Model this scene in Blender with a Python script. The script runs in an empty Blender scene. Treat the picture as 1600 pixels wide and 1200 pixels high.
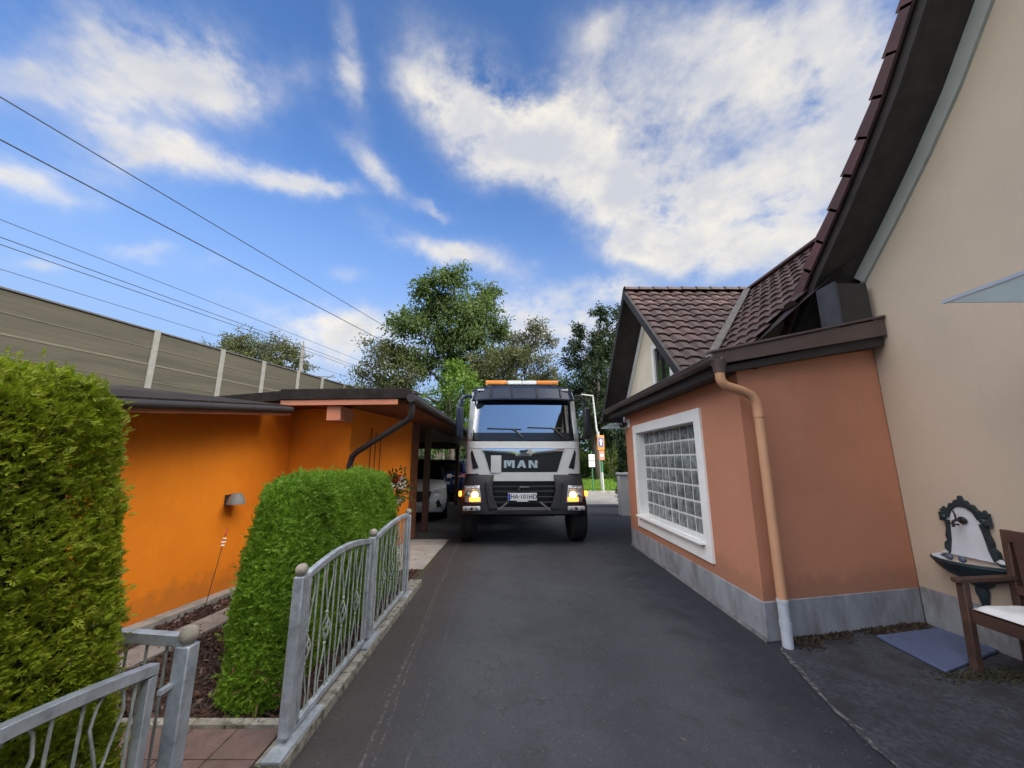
import bpy, math, random
import numpy as np
from mathutils import Vector, Matrix
R = math.radians
rnd = random.Random(7)
C = bpy.context.scene.collection
S = bpy.context.scene

# ------------------------------------------------------------------ camera, world, sun, exposure
cam_d = bpy.data.cameras.new('camera')
cam = bpy.data.objects.new('camera', cam_d)
C.objects.link(cam)
cam_d.sensor_width = 36.0
cam_d.lens = 13.275
cam_d.clip_start = 0.05
cam_d.clip_end = 2000
cam.location = (0, 0, 1.6)
cam.rotation_euler = (R(90 + 11.31), 0, 0)
S.camera = cam

SUN_AZ, SUN_EL = R(140), R(25)
sd = Vector((math.sin(SUN_AZ) * math.cos(SUN_EL), math.cos(SUN_AZ) * math.cos(SUN_EL), math.sin(SUN_EL)))
sun_d = bpy.data.lights.new('sun', 'SUN')
sun_d.energy = 3.0
sun_d.angle = R(0.6)
sun_d.color = (1.0, 0.90, 0.76)
sun = bpy.data.objects.new('sun', sun_d)
C.objects.link(sun)
sun.rotation_euler = (-sd).to_track_quat('-Z', 'Y').to_euler()

S.view_settings.view_transform = 'Standard'
S.view_settings.look = 'None'
S.view_settings.exposure = 0.38
S.view_settings.gamma = 1.0
S.view_settings.use_curve_mapping = False

CLOUDS = [  # azimuth, elevation, 2x2 inverse shape matrix, weight
    (-0.872,0.691,6.75,-0.88,1.80,-14.38,0.72),
    (-0.763,0.708,10.43,-2.54,0.69,-20.66,0.80),
    (-0.932,0.635,18.76,4.11,10.32,-16.69,0.60),
    (-0.807,0.568,7.55,-0.71,2.71,-34.39,1.05),
    (-0.568,0.603,11.37,0.47,9.70,-49.56,1.00),
    (-0.968,0.441,19.38,-0.46,2.53,-42.05,1.00),
    (-0.872,0.508,10.97,0.16,5.49,-26.43,0.40),
    (-0.505,0.840,33.04,18.24,4.86,-12.14,0.75),
    (-0.406,0.678,10.05,-7.59,-15.38,-41.07,0.75),
    (-0.241,0.646,15.03,-7.84,-17.97,-75.53,0.65),
    (-0.166,0.533,5.96,-1.51,-5.40,-32.15,1.00),
    (-0.480,0.342,7.33,0.46,2.93,-27.82,1.10),
    (-0.952,0.315,26.84,1.60,9.19,-75.12,0.75),
    (-0.832,0.381,24.66,0.69,9.54,-71.82,0.50),
    (-0.223,0.868,8.39,-1.97,-0.23,-26.75,0.50),
    (-0.713,0.386,17.95,-0.10,5.27,-65.03,0.35),
    (-0.446,0.452,16.24,-0.77,2.78,-68.48,0.30),
    (-0.080,0.792,3.86,-2.72,-4.39,-14.62,1.10),
    (0.156,0.727,3.14,-1.67,-4.45,-11.55,1.25),
    (0.364,0.595,5.43,-3.07,-7.63,-14.10,1.10),
    (0.306,0.906,7.97,1.63,-1.42,-14.27,0.60),
    (0.632,0.804,7.76,2.71,-0.98,-12.60,1.25),
    (0.738,0.611,8.02,-1.33,-2.96,-6.30,0.62),
    (0.849,0.675,9.29,-1.85,-3.43,-5.69,0.80),
    (0.662,0.519,5.51,-0.79,-4.89,-12.72,0.95),
    (0.521,0.458,9.32,-1.04,-5.85,-23.31,1.00),
    (0.284,0.438,14.37,-0.89,-5.78,-45.94,0.85),
    (0.142,0.362,4.95,-0.15,-1.09,-13.43,1.10),
    (0.356,0.511,8.83,-1.61,-7.05,-26.73,0.50),
    (-0.400,0.269,5.68,0.45,1.20,-14.14,1.00),
    (-1.011,0.552,16.48,1.43,17.45,-41.79,0.35),
    (0.851,0.445,10.45,-1.72,-3.29,-7.00,1.10),
    (-0.584,0.790,21.32,3.91,7.40,-23.52,0.35),
    (0.199,0.806,4.53,-0.29,-2.72,-17.02,0.50),
    (0.479,0.733,7.33,-0.99,-3.53,-11.75,0.45),
]

class NT:
    """small helper to write node trees as expressions"""
    def __init__(s, nt):
        s.nt = nt
    def n(s, t, **k):
        o = s.nt.nodes.new(t)
        for a, b in k.items():
            setattr(o, a, b)
        return o
    def put(s, sock, v):
        if isinstance(v, bpy.types.NodeSocket):
            s.nt.links.new(v, sock)
        else:
            sock.default_value = v
    def m(s, op, a, b=None, c=None, clamp=False):
        o = s.n('ShaderNodeMath', operation=op, use_clamp=clamp)
        s.put(o.inputs[0], a)
        if b is not None: s.put(o.inputs[1], b)
        if c is not None: s.put(o.inputs[2], c)
        return o.outputs[0]
    def noise(s, vec, scale, detail=4, rough=.55, dist=0.0):
        o = s.n('ShaderNodeTexNoise')
        if vec is not None: s.put(o.inputs['Vector'], vec)
        o.inputs['Scale'].default_value = scale
        o.inputs['Detail'].default_value = detail
        o.inputs['Roughness'].default_value = rough
        o.inputs['Distortion'].default_value = dist
        return o
    def ramp(s, fac, a, b, smooth=True):
        o = s.n('ShaderNodeMapRange')
        o.interpolation_type = 'SMOOTHSTEP' if smooth else 'LINEAR'
        s.put(o.inputs[0], fac)
        s.put(o.inputs[1], a); s.put(o.inputs[2], b)
        return o.outputs[0]
    def mix(s, f, a, b, blend='MIX'):
        o = s.n('ShaderNodeMix', data_type='RGBA', blend_type=blend)
        s.put(o.inputs[0], f); s.put(o.inputs[6], a); s.put(o.inputs[7], b)
        return o.outputs[2]

def build_world():
    w = bpy.data.worlds.new('World')
    S.world = w
    w.use_nodes = True
    nt = w.node_tree
    nt.nodes.clear()
    T = NT(nt)
    sky = T.n('ShaderNodeTexSky', sky_type='NISHITA', sun_disc=False)
    sky.sun_elevation = SUN_EL
    sky.sun_rotation = SUN_AZ
    sky.air_density = 1.0
    sky.dust_density = 0.6
    sky.ozone_density = 2.0
    tc = T.n('ShaderNodeTexCoord').outputs['Generated']
    sep = T.n('ShaderNodeSeparateXYZ'); T.put(sep.inputs[0], tc)
    x, y, z = sep.outputs
    # cloud space: azimuth/elevation, warped by noise
    wn = T.noise(tc, 4.5, 6, .6)
    ws = T.n('ShaderNodeSeparateXYZ'); T.put(ws.inputs[0], wn.outputs['Color'])
    u = T.m('ARCTAN2', x, y)
    v = T.m('ARCSINE', z)
    u = T.m('ADD', u, T.m('MULTIPLY_ADD', ws.outputs[0], .26, -.13))
    v = T.m('ADD', v, T.m('MULTIPLY_ADD', ws.outputs[1], .14, -.07))
    dens = None
    for (u0, v0, a, b, c, d, wt) in CLOUDS:
        du = T.m('SUBTRACT', u, u0); dv = T.m('SUBTRACT', v, v0)
        p = T.m('MULTIPLY_ADD', du, a, T.m('MULTIPLY', dv, b))
        q = T.m('MULTIPLY_ADD', du, c, T.m('MULTIPLY', dv, d))
        r2 = T.m('MULTIPLY_ADD', p, p, T.m('MULTIPLY', q, q))
        g = T.m('MULTIPLY', T.m('EXPONENT', T.m('MULTIPLY', r2, -0.8)), wt)
        dens = g if dens is None else T.m('ADD', dens, g)
    # clouds over the rest of the sky (behind and above the lane)
    bk = T.noise(tc, 2.2, 6, .6).outputs['Fac']
    behind = T.ramp(y, 0.25, -0.25)
    dens = T.m('MULTIPLY_ADD', T.m('MULTIPLY', T.ramp(bk, .38, .62), T.m('MULTIPLY', behind, T.ramp(z, .5, .72))), .9, dens)
    # flattened fine structure
    mp = T.n('ShaderNodeMapping'); T.put(mp.inputs[0], tc); mp.inputs['Scale'].default_value = (1, 1, 1.5)
    f1 = T.noise(mp.outputs[0], 6.5, 9, .60, .08).outputs['Fac']
    f2 = T.noise(mp.outputs[0], 17.0, 6, .6).outputs['Fac']
    fb = T.m('MULTIPLY_ADD', f2, .26, T.m('MULTIPLY', f1, .88))
    d2 = T.m('MULTIPLY', dens, T.m('MULTIPLY_ADD', fb, 4.2, -1.45))
    cover = T.ramp(d2, -.02, 1.5)
    sh = T.noise(mp.outputs[0], 7.5, 6, .55).outputs['Fac']
    thick = T.ramp(T.m('MULTIPLY_ADD', sh, 1.1, T.m('MULTIPLY', d2, .22)), .50, 1.12)
    k = 10.0
    lit = (.80 * k, .75 * k, .65 * k, 1); grey = (.50 * k, .515 * k, .56 * k, 1)
    cc = T.mix(thick, lit, grey)
    # two bright banks added to the sky out of frame, filling walls and lane
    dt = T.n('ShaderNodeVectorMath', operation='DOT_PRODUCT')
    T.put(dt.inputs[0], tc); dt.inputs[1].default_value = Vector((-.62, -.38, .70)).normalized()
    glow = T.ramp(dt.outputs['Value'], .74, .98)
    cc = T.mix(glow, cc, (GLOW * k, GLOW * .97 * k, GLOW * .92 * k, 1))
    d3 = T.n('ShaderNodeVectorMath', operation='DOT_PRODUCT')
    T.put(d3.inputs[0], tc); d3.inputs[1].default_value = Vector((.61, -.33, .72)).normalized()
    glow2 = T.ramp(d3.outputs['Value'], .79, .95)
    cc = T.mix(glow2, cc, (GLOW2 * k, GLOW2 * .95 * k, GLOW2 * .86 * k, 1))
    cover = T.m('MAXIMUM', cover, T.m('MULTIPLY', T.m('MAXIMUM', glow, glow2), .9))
    base = T.mix(1.0, sky.outputs[0], (SKYT[0], SKYT[1], SKYT[2], 1), 'MULTIPLY')
    base = T.mix(T.m('MULTIPLY', T.ramp(z, .66, .12), .88), base, (2.9, 3.95, 5.9, 1))
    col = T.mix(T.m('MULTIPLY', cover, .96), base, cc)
    bg = T.n('ShaderNodeBackground')
    T.put(bg.inputs[0], col)
    bg.inputs[1].default_value = 0.1
    out = T.n('ShaderNodeOutputWorld')
    nt.links.new(bg.outputs[0], out.inputs[0])
    w.cycles.sampling_method = 'MANUAL'
    w.cycles.sample_map_resolution = 512
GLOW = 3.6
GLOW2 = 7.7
SKYT = (1.03, 1.42, 1.94)
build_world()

# ------------------------------------------------------------------ materials
MATS = {}
def mat(name, col, rough=.6, var=.12, scale=8.0, bump=0.0, bscale=60.0, metal=0.0, spec=.5, coat=0.0, island=0.0,
        stretch=(1, 1, 1), col2=None, c2scale=3.0, c2lo=.5, c2hi=.7, emit=0.0, detail=5):
    """procedural principled material: noise-varied colour, optional second tone in patches, bump"""
    if name in MATS: return MATS[name]
    m = bpy.data.materials.new(name); m.use_nodes = True
    nt = m.node_tree; T = NT(nt)
    b = nt.nodes['Principled BSDF']
    tc = T.n('ShaderNodeTexCoord').outputs['Object']
    mp = T.n('ShaderNodeMapping'); T.put(mp.inputs[0], tc); mp.inputs['Scale'].default_value = stretch
    nz = T.noise(mp.outputs[0], scale, detail, .6).outputs['Fac']
    lo = [max(0, c * (1 - var)) for c in col] + [1]; hi = [min(1, c * (1 + var)) for c in col] + [1]
    c = T.mix(T.ramp(nz, .3, .7), lo, hi)
    if col2 is not None:
        n2 = T.noise(mp.outputs[0], c2scale, 6, .65).outputs['Fac']
        c = T.mix(T.ramp(n2, c2lo, c2hi), c, list(col2) + [1])
    if island > 0:
        ri = T.n('ShaderNodeNewGeometry').outputs['Random Per Island']
        tone = T.m('MULTIPLY_ADD', ri, 2 * island, 1 - island)
        c = T.mix(1.0, c, T.mix(1.0, (1, 1, 1, 1), tone, 'MULTIPLY'), 'MULTIPLY')
    T.put(b.inputs['Base Color'], c)
    T.put(b.inputs['Roughness'], T.m('MULTIPLY_ADD', nz, .2, rough - .1, clamp=True))
    b.inputs['Metallic'].default_value = metal
    b.inputs['Specular IOR Level'].default_value = spec
    b.inputs['Coat Weight'].default_value = coat
    b.inputs['Coat Roughness'].default_value = .06
    if emit > 0:
        T.put(b.inputs['Emission Color'], c); b.inputs['Emission Strength'].default_value = emit
    if bump > 0:
        bn = T.noise(mp.outputs[0], bscale, 4, .6).outputs['Fac']
        bp = T.n('ShaderNodeBump'); bp.inputs['Strength'].default_value = bump; bp.inputs['Distance'].default_value = .01
        T.put(bp.inputs['Height'], bn); T.put(b.inputs['Normal'], bp.outputs[0])
    m['b'] = 1
    MATS[name] = m
    return m

def leaf_mat(name, dark, light, trans=.35, clump=1.2, rough=.55, third=None):
    """leaves: a tone of its own for each leaf, larger clumps of tone, some light coming through"""
    if name in MATS: return MATS[name]
    m = bpy.data.materials.new(name); m.use_nodes = True
    nt = m.node_tree; T = NT(nt)
    b = nt.nodes['Principled BSDF']; out = nt.nodes['Material Output']
    g = T.n('ShaderNodeNewGeometry')
    tc = T.n('ShaderNodeTexCoord').outputs['Object']
    nz = T.noise(tc, clump, 3, .6).outputs['Fac']
    f = T.m('MULTIPLY_ADD', g.outputs['Random Per Island'], .6, T.m('MULTIPLY', T.ramp(nz, .3, .7), .4))
    c = T.mix(f, list(dark) + [1], list(light) + [1])
    if third is not None:
        r2 = T.m('FRACT', T.m('MULTIPLY', g.outputs['Random Per Island'], 17.3))
        c = T.mix(T.m('MULTIPLY', T.m('GREATER_THAN', r2, .9), .8), c, list(third) + [1])
    T.put(b.inputs['Base Color'], c)
    b.inputs['Roughness'].default_value = rough
    b.inputs['Specular IOR Level'].default_value = .3
    tr = T.n('ShaderNodeBsdfTranslucent')
    T.put(tr.inputs[0], T.mix(1.0, c, (1.0, 1.15, .55, 1), 'MULTIPLY'))
    ms = T.n('ShaderNodeMixShader'); ms.inputs[0].default_value = trans
    nt.links.new(b.outputs[0], ms.inputs[1]); nt.links.new(tr.outputs[0], ms.inputs[2])
    nt.links.new(ms.outputs[0], out.inputs[0])
    MATS[name] = m
    return m

def glass_mat(name, tint, rough=.03, spec=.9, alpha_mix=.5, mirror=0.0):
    """thin window glass: dark seen-through tint with mirror reflection on top"""
    if name in MATS: return MATS[name]
    m = bpy.data.materials.new(name); m.use_nodes = True
    nt = m.node_tree; T = NT(nt); out = nt.nodes['Material Output']
    b = nt.nodes['Principled BSDF']
    b.inputs['Base Color'].default_value = list(tint) + [1]
    b.inputs['Roughness'].default_value = rough
    b.inputs['Specular IOR Level'].default_value = spec
    b.inputs['IOR'].default_value = 1.6
    tr = T.n('ShaderNodeBsdfTransparent'); tr.inputs[0].default_value = (.75, .8, .8, 1)
    ms = T.n('ShaderNodeMixShader'); ms.inputs[0].default_value = alpha_mix
    nt.links.new(b.outputs[0], ms.inputs[1]); nt.links.new(tr.outputs[0], ms.inputs[2])
    nt.links.new(ms.outputs[0], out.inputs[0])
    if mirror > 0:      # metallised, heat reflecting pane
        gl = T.n('ShaderNodeBsdfGlossy'); gl.inputs['Roughness'].default_value = .02
        gl.inputs[0].default_value = (.9, .95, 1, 1)
        m2 = T.n('ShaderNodeMixShader'); m2.inputs[0].default_value = mirror
        nt.links.new(ms.outputs[0], m2.inputs[1]); nt.links.new(gl.outputs[0], m2.inputs[2])
        nt.links.new(m2.outputs[0], out.inputs[0])
    MATS[name] = m
    return m

# ------------------------------------------------------------------ objects, things, parts
OFF = {}
def label(o, text=None, cat=None, group=None, kind=None):
    if text: o['label'] = text
    if cat: o['category'] = cat
    if group: o['group'] = group
    if kind: o['kind'] = kind
    return o
def thing(name, text, cat, loc=(0, 0, 0), rz=0.0, group=None, local=False):
    """an Empty at the thing's base; its parts are built in world coordinates unless local"""
    o = bpy.data.objects.new(name, None); C.objects.link(o)
    o.empty_display_size = .2
    o.location = loc; o.rotation_euler = (0, 0, rz)
    label(o, text, cat, group)
    OFF[o.name] = Vector((0, 0, 0)) if local else Vector(loc)
    return o
def link_mesh(name, me, parent=None, base=None):
    o = bpy.data.objects.new(name, me); C.objects.link(o)
    if parent is not None:
        o.parent = parent
        off = OFF[parent.name]
        OFF[o.name] = off
        if off.length > 0: me.transform(Matrix.Translation(-off))
    else:
        if base is not None:
            me.transform(Matrix.Translation(-Vector(base))); o.location = base
        OFF[o.name] = Vector(base) if base is not None else Vector((0, 0, 0))
    return o

class MB:
    """collects shapes, builds ONE mesh object"""
    def __init__(s):
        s.v = []; s.f = []
    def add(s, vs, fs):
        n = len(s.v); s.v += [tuple(p) for p in vs]; s.f += [tuple(i + n for i in f) for f in fs]
        return s
    def box(s, c, d, M=None):
        """centre, full size, optional 3x3 rotation"""
        vs = []
        for sx in (-.5, .5):
            for sy in (-.5, .5):
                for sz in (-.5, .5):
                    p = Vector((sx * d[0], sy * d[1], sz * d[2]))
                    if M is not None: p = M @ p
                    vs.append(p + Vector(c))
        return s.add(vs, [(0, 1, 3, 2), (4, 6, 7, 5), (0, 4, 5, 1), (2, 3, 7, 6), (0, 2, 6, 4), (1, 5, 7, 3)])
    def bar(s, a, b, w, h, up=(0, 0, 1)):
        """square bar from a to b, width w sideways, height h along up"""
        a = Vector(a); b = Vector(b); d = (b - a); L = d.length; d.normalize()
        x = d.cross(Vector(up))
        if x.length < 1e-4: x = d.cross(Vector((1, 0, 0)))
        x.normalize(); z = x.cross(d)
        M = Matrix((x, d, z)).transposed()
        return s.box((a + b) / 2, (w, L, h), M)
    def prism(s, poly, a, b):
        """polygon (list of 3D points) swept by vector from a to b offsets"""
        a = Vector(a); b = Vector(b); n = len(poly)
        vs = [Vector(p) + a for p in poly] + [Vector(p) + b for p in poly]
        fs = [tuple(range(n))[::-1], tuple(range(n, 2 * n))]
        fs += [(i, (i + 1) % n, (i + 1) % n + n, i + n) for i in range(n)]
        return s.add(vs, fs)
    def tube(s, pts, r, seg=8, cap=True):
        pts = [Vector(p) for p in pts]; rs = r if isinstance(r, (list, tuple)) else [r] * len(pts)
        rings = []; prev = None
        for i, p in enumerate(pts):
            d = (pts[min(i + 1, len(pts) - 1)] - pts[max(i - 1, 0)]).normalized()
            if prev is None:
                x = d.cross(Vector((0, 0, 1)))
                if x.length < .05: x = d.cross(Vector((1, 0, 0)))
            else:
                x = prev - d * prev.dot(d)
            x.normalize(); prev = x; y = d.cross(x)
            rings.append([p + (x * math.cos(t) + y * math.sin(t)) * rs[i] for t in [2 * math.pi * k / seg for k in range(seg)]])
        vs = [q for ring in rings for q in ring]; fs = []
        for i in range(len(pts) - 1):
            for k in range(seg):
                k2 = (k + 1) % seg
                fs.append((i * seg + k, i * seg + k2, (i + 1) * seg + k2, (i + 1) * seg + k))
        if cap:
            fs.append(tuple(range(seg))[::-1]); fs.append(tuple(range((len(pts) - 1) * seg, len(pts) * seg)))
        return s.add(vs, fs)
    def lathe(s, prof, c, axis='Z', seg=20):
        """profile of (radius, along) about an axis through c"""
        vs = []; n = len(prof)
        for r, h in prof:
            for k in range(seg):
                t = 2 * math.pi * k / seg; a, b = r * math.cos(t), r * math.sin(t)
                p = {'Z': (a, b, h), 'Y': (a, h, b), 'X': (h, a, b)}[axis]
                vs.append(Vector(p) + Vector(c))
        fs = []
        for i in range(n - 1):
            for k in range(seg):
                k2 = (k + 1) % seg
                fs.append((i * seg + k, i * seg + k2, (i + 1) * seg + k2, (i + 1) * seg + k))
        if prof[0][0] > 1e-5: fs.append(tuple(range(seg))[::-1])
        if prof[-1][0] > 1e-5: fs.append(tuple(range((n - 1) * seg, n * seg)))
        return s.add(vs, fs)
    def ball(s, c, r, seg=14, sq=(1, 1, 1)):
        n = 8; vs = []; fs = []
        for i in range(n + 1):
            a = math.pi * i / n
            for k in range(seg):
                t = 2 * math.pi * k / seg
                vs.append((c[0] + r * sq[0] * math.sin(a) * math.cos(t), c[1] + r * sq[1] * math.sin(a) * math.sin(t), c[2] - r * sq[2] * math.cos(a)))
        for i in range(n):
            for k in range(seg):
                k2 = (k + 1) % seg
                fs.append((i * seg + k, i * seg + k2, (i + 1) * seg + k2, (i + 1) * seg + k))
        return s.add(vs, fs)
    def sheet(s, poly):
        return s.add(poly, [tuple(range(len(poly)))])
    def grid(s, fn, nu, nv):
        vs = [fn(i / nu, j / nv) for j in range(nv + 1) for i in range(nu + 1)]
        fs = [(j * (nu + 1) + i, j * (nu + 1) + i + 1, (j + 1) * (nu + 1) + i + 1, (j + 1) * (nu + 1) + i) for j in range(nv) for i in range(nu)]
        return s.add(vs, fs)
    def build(s, name, m, parent=None, bevel=0.0, smooth=False, solid=0.0, base=None, seg=2):
        me = bpy.data.meshes.new(name)
        me.from_pydata([tuple(p) for p in s.v], [], s.f)
        me.validate(); me.update()
        if m is not None: me.materials.append(m)
        o = link_mesh(name, me, parent, base)
        import bmesh
        bm = bmesh.new(); bm.from_mesh(me)
        bmesh.ops.recalc_face_normals(bm, faces=bm.faces[:])
        bm.to_mesh(me); bm.free()
        if solid:
            md = o.modifiers.new('solid', 'SOLIDIFY'); md.thickness = solid; md.offset = -1
        if bevel > 0:
            md = o.modifiers.new('bevel', 'BEVEL'); md.width = bevel; md.segments = seg; md.limit_method = 'ANGLE'; md.angle_limit = R(40)
        if smooth or bevel > 0:
            for p in me.polygons: p.use_smooth = True
            if smooth != 'all':
                try: me.set_sharp_from_angle(angle=R(38))
                except Exception: pass
        return o

def dup(root, loc=None, rz=None, text=None, group=None):
    """copy of a thing with copies of its parts and sub-parts"""
    def rec(o, parent):
        c = o.copy(); C.objects.link(c)
        if parent is not None: c.parent = parent
        for ch in list(o.children): rec(ch, c)
        return c
    r = rec(root, None)
    if loc is not None: r.location = loc
    if rz is not None: r.rotation_euler = (0, 0, rz)
    if text: r['label'] = text
    if group: r['group'] = group
    return r

def quads_mesh(name, Q, m, parent=None, extra=None, base=None, smooth=False):
    """Q: array (n,4,3) of separate quads -> one mesh"""
    Q = np.asarray(Q, dtype=np.float32); n = len(Q)
    me = bpy.data.meshes.new(name)
    me.vertices.add(n * 4); me.vertices.foreach_set('co', Q.reshape(-1))
    me.loops.add(n * 4); me.loops.foreach_set('vertex_index', np.arange(n * 4, dtype=np.int32))
    me.polygons.add(n); me.polygons.foreach_set('loop_start', np.arange(0, n * 4, 4, dtype=np.int32))
    try: me.polygons.foreach_set('loop_total', np.full(n, 4, dtype=np.int32))
    except Exception: pass
    me.update(calc_edges=True); me.validate()
    me.materials.append(m)
    return link_mesh(name, me, parent, base)

def unit(a):
    return a / np.maximum(np.linalg.norm(a, axis=-1, keepdims=True), 1e-9)

def leaf_quads(P, D, L, W, rng, droop=0.0):
    """rhombic leaves at P pointing along D (n,3), length L, width W (arrays or scalars)"""
    n = len(P); D = unit(D)
    side = unit(np.cross(D, rng.normal(size=(n, 3))))
    L = np.broadcast_to(np.asarray(L, float), (n,))[:, None]; W = np.broadcast_to(np.asarray(W, float), (n,))[:, None]
    mid = P + D * L * .45
    tip = P + D * L
    tip[:, 2] -= droop * L[:, 0]
    return np.stack([P, mid + side * W * .5, tip, mid - side * W * .5], axis=1)

# ------------------------------------------------------------------ ground, lane, yard, road, grass
def asphalt_mat():
    m = bpy.data.materials.new('asphalt'); m.use_nodes = True
    nt = m.node_tree; T = NT(nt); b = nt.nodes['Principled BSDF']
    tc = T.n('ShaderNodeTexCoord').outputs['Object']
    sp = T.n('ShaderNodeSeparateXYZ'); T.put(sp.inputs[0], tc); X, Y, Z = sp.outputs
    big = T.noise(tc, .55, 5, .6).outputs['Fac']
    mid = T.noise(tc, 3.2, 6, .65).outputs['Fac']
    fine = T.noise(tc, 130, 3, .7).outputs['Fac']
    vo = T.n('ShaderNodeTexVoronoi'); T.put(vo.inputs['Vector'], tc); vo.inputs['Scale'].default_value = 95
    chip = vo.outputs['Color']
    cs = T.n('ShaderNodeSeparateColor'); T.put(cs.inputs[0], chip)
    c = T.mix(T.ramp(big, .3, .7), (.044, .047, .055, 1), (.072, .076, .087, 1))
    c = T.mix(T.m('MULTIPLY', T.ramp(mid, .45, .75), .5), c, (.040, .039, .041, 1))
    # tracks polished by wheels and darker oil and repair stains
    tw_ = T.m('MULTIPLY_ADD', T.noise(tc, .8, 3, .6).outputs['Fac'], .5, -.25)
    for xc in (-.25, 1.25):
        dd = T.m('ABSOLUTE', T.m('SUBTRACT', T.m('ADD', X, tw_), xc))
        c = T.mix(T.m('MULTIPLY', T.ramp(dd, .42, .08), .35), c, (.078, .082, .092, 1))
    sto = T.noise(tc, 1.15, 7, .7).outputs['Fac']
    c = T.mix(T.m('MULTIPLY', T.ramp(sto, .60, .70), .6), c, (.030, .031, .034, 1))
    # earthy film near the garden kerb, with a ragged edge
    wob = T.m('MULTIPLY_ADD', mid, .9, -.45)
    left = T.ramp(T.m('ADD', X, wob), -.35, -1.0)
    c = T.mix(T.m('MULTIPLY', left, .75), c, (.054, .044, .039, 1))
    # darker, bluer band along the house wall
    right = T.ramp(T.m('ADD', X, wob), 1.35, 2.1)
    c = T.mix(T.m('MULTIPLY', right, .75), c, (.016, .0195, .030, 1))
    g = T.m('MULTIPLY_ADD', T.m('SUBTRACT', fine, .5), 1.2, 1.0)
    g2 = T.m('MULTIPLY_ADD', cs.outputs[0], .26, .87)
    c = T.mix(1.0, c, T.mix(1.0, (1, 1, 1, 1), T.m('MULTIPLY', g, g2), 'MULTIPLY'), 'MULTIPLY')
    # light mineral grains
    c = T.mix(T.m('MULTIPLY', T.m('GREATER_THAN', cs.outputs[1], .993), .2), c, (.30, .29, .28, 1))
    # scraped pale seams running along the lane
    n1 = T.noise(tc, 1.4, 4, .6).outputs['Fac']
    brk = T.noise(tc, 22, 5, .7).outputs['Fac']
    seam = None
    for off, w, k, amp in ((-1.00, .012, .045, .9), (-.90, .006, .06, .75), (-.78, .005, .035, .5), (2.02, .008, -.06, .35)):
        ln = T.m('ADD', T.m('MULTIPLY_ADD', Y, -k, off + 0.0), T.m('MULTIPLY_ADD', n1, .09, -.045))
        if off < 0: ln = T.m('ADD', ln, .30 * 1)
        d = T.m('ABSOLUTE', T.m('SUBTRACT', X, ln))
        s_ = T.m('MULTIPLY', T.m('MULTIPLY', T.ramp(d, w * 1.7, w * .2), T.ramp(brk, .44, .66)), amp)
        seam = s_ if seam is None else T.m('MAXIMUM', seam, s_)
    c = T.mix(T.m('MULTIPLY', seam, .7), c, (.22, .215, .205, 1))
    # cracks: thin dark lines
    vc = T.n('ShaderNodeTexVoronoi', feature='DISTANCE_TO_EDGE'); vc.inputs['Scale'].default_value = .55
    wv = T.n('ShaderNodeVectorMath', operation='ADD'); T.put(wv.inputs[0], tc)
    nv = T.noise(tc, 2.5, 5, .6).outputs['Color']; T.put(wv.inputs[1], nv); T.put(vc.inputs['Vector'], wv.outputs[0])
    crack = T.m('MULTIPLY', T.ramp(vc.outputs['Distance'], .010, .002), T.ramp(big, .46, .56))
    c = T.mix(T.m('MULTIPLY', crack, .4), c, (.015, .015, .015, 1))
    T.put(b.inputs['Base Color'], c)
    T.put(b.inputs['Roughness'], T.m('MULTIPLY_ADD', mid, .2, .66))
    b.inputs['Specular IOR Level'].default_value = .4
    bp = T.n('ShaderNodeBump'); bp.inputs['Strength'].default_value = .5; bp.inputs['Distance'].default_value = .006
    T.put(bp.inputs['Height'], T.m('ADD', fine, T.m('MULTIPLY', cs.outputs[2], .5))); T.put(b.inputs['Normal'], bp.outputs[0])
    return m
ASPH = asphalt_mat()
CONC = mat('concrete', (.27, .26, .245), .85, .22, 5, .5, 90, col2=(.17, .165, .155), c2scale=7)
CONC_MOSS = mat('mossy_concrete', (.26, .25, .22), .9, .3, 14, .7, 70, col2=(.09, .09, .06), c2scale=16, c2lo=.5, c2hi=.62)
CONC_LIGHT = mat('pale_concrete', (.33, .315, .30), .85, .15, 3, .35, 80, col2=(.22, .21, .20), c2scale=4)
SOIL = mat('soil', (.055, .038, .032), .95, .4, 20, 1.0, 60)
YARD = mat('yard_asphalt', (.042, .046, .061), .85, .45, 28, .7, 150, col2=(.024, .025, .031), c2scale=3.4, c2lo=.42, c2hi=.66)
ROADM = mat('road_asphalt', (.19, .187, .18), .9, .15, 1.2, .4, 120)
GRASSG = mat('grass_ground', (.075, .125, .024), .95, .35, 3, .6, 30)
PAVER = mat('red_paver', (.15, .098, .088), .85, .25, 10, .4, 110, col2=(.09, .07, .06), c2scale=5)

def struct(name, mb, m, solid=0):
    o = mb.build(name, m); o['kind'] = 'structure'; return o
struct('ground', MB().grid(lambda u, v: (-320 + 640 * u, -250 + 700 * v, -.03), 8, 8), GRASSG)
struct('lane', MB().sheet([(-1.27, -8, 0), (4.3, -8, 0), (4.3, 4.3, 0), (2.36, 4.3, 0), (2.34, 7.7, 0), (3.4, 12.6, 0), (3.6, 14.6, 0), (-.9, 14.6, 0), (-.9, 20.2, 0), (-9, 20.2, 0), (-9, 8.35, 0), (-2.15, 8.35, 0), (-1.29, 8.1, 0)]), ASPH)
edge = [(2.40, 3.72)] + [(2.02 + .16 * (y - 2.3) + .10 * max(0, y - 2.9) + rnd.uniform(-.012, .012), y) for y in np.linspace(3.6, -3, 90)]
struct('yard', MB().sheet([(x, y, .004) for x, y in edge] + [(4.16, -3, .004), (4.16, 4.22, .004)]), YARD)
sm_ = MB()
nE = len(edge)
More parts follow.
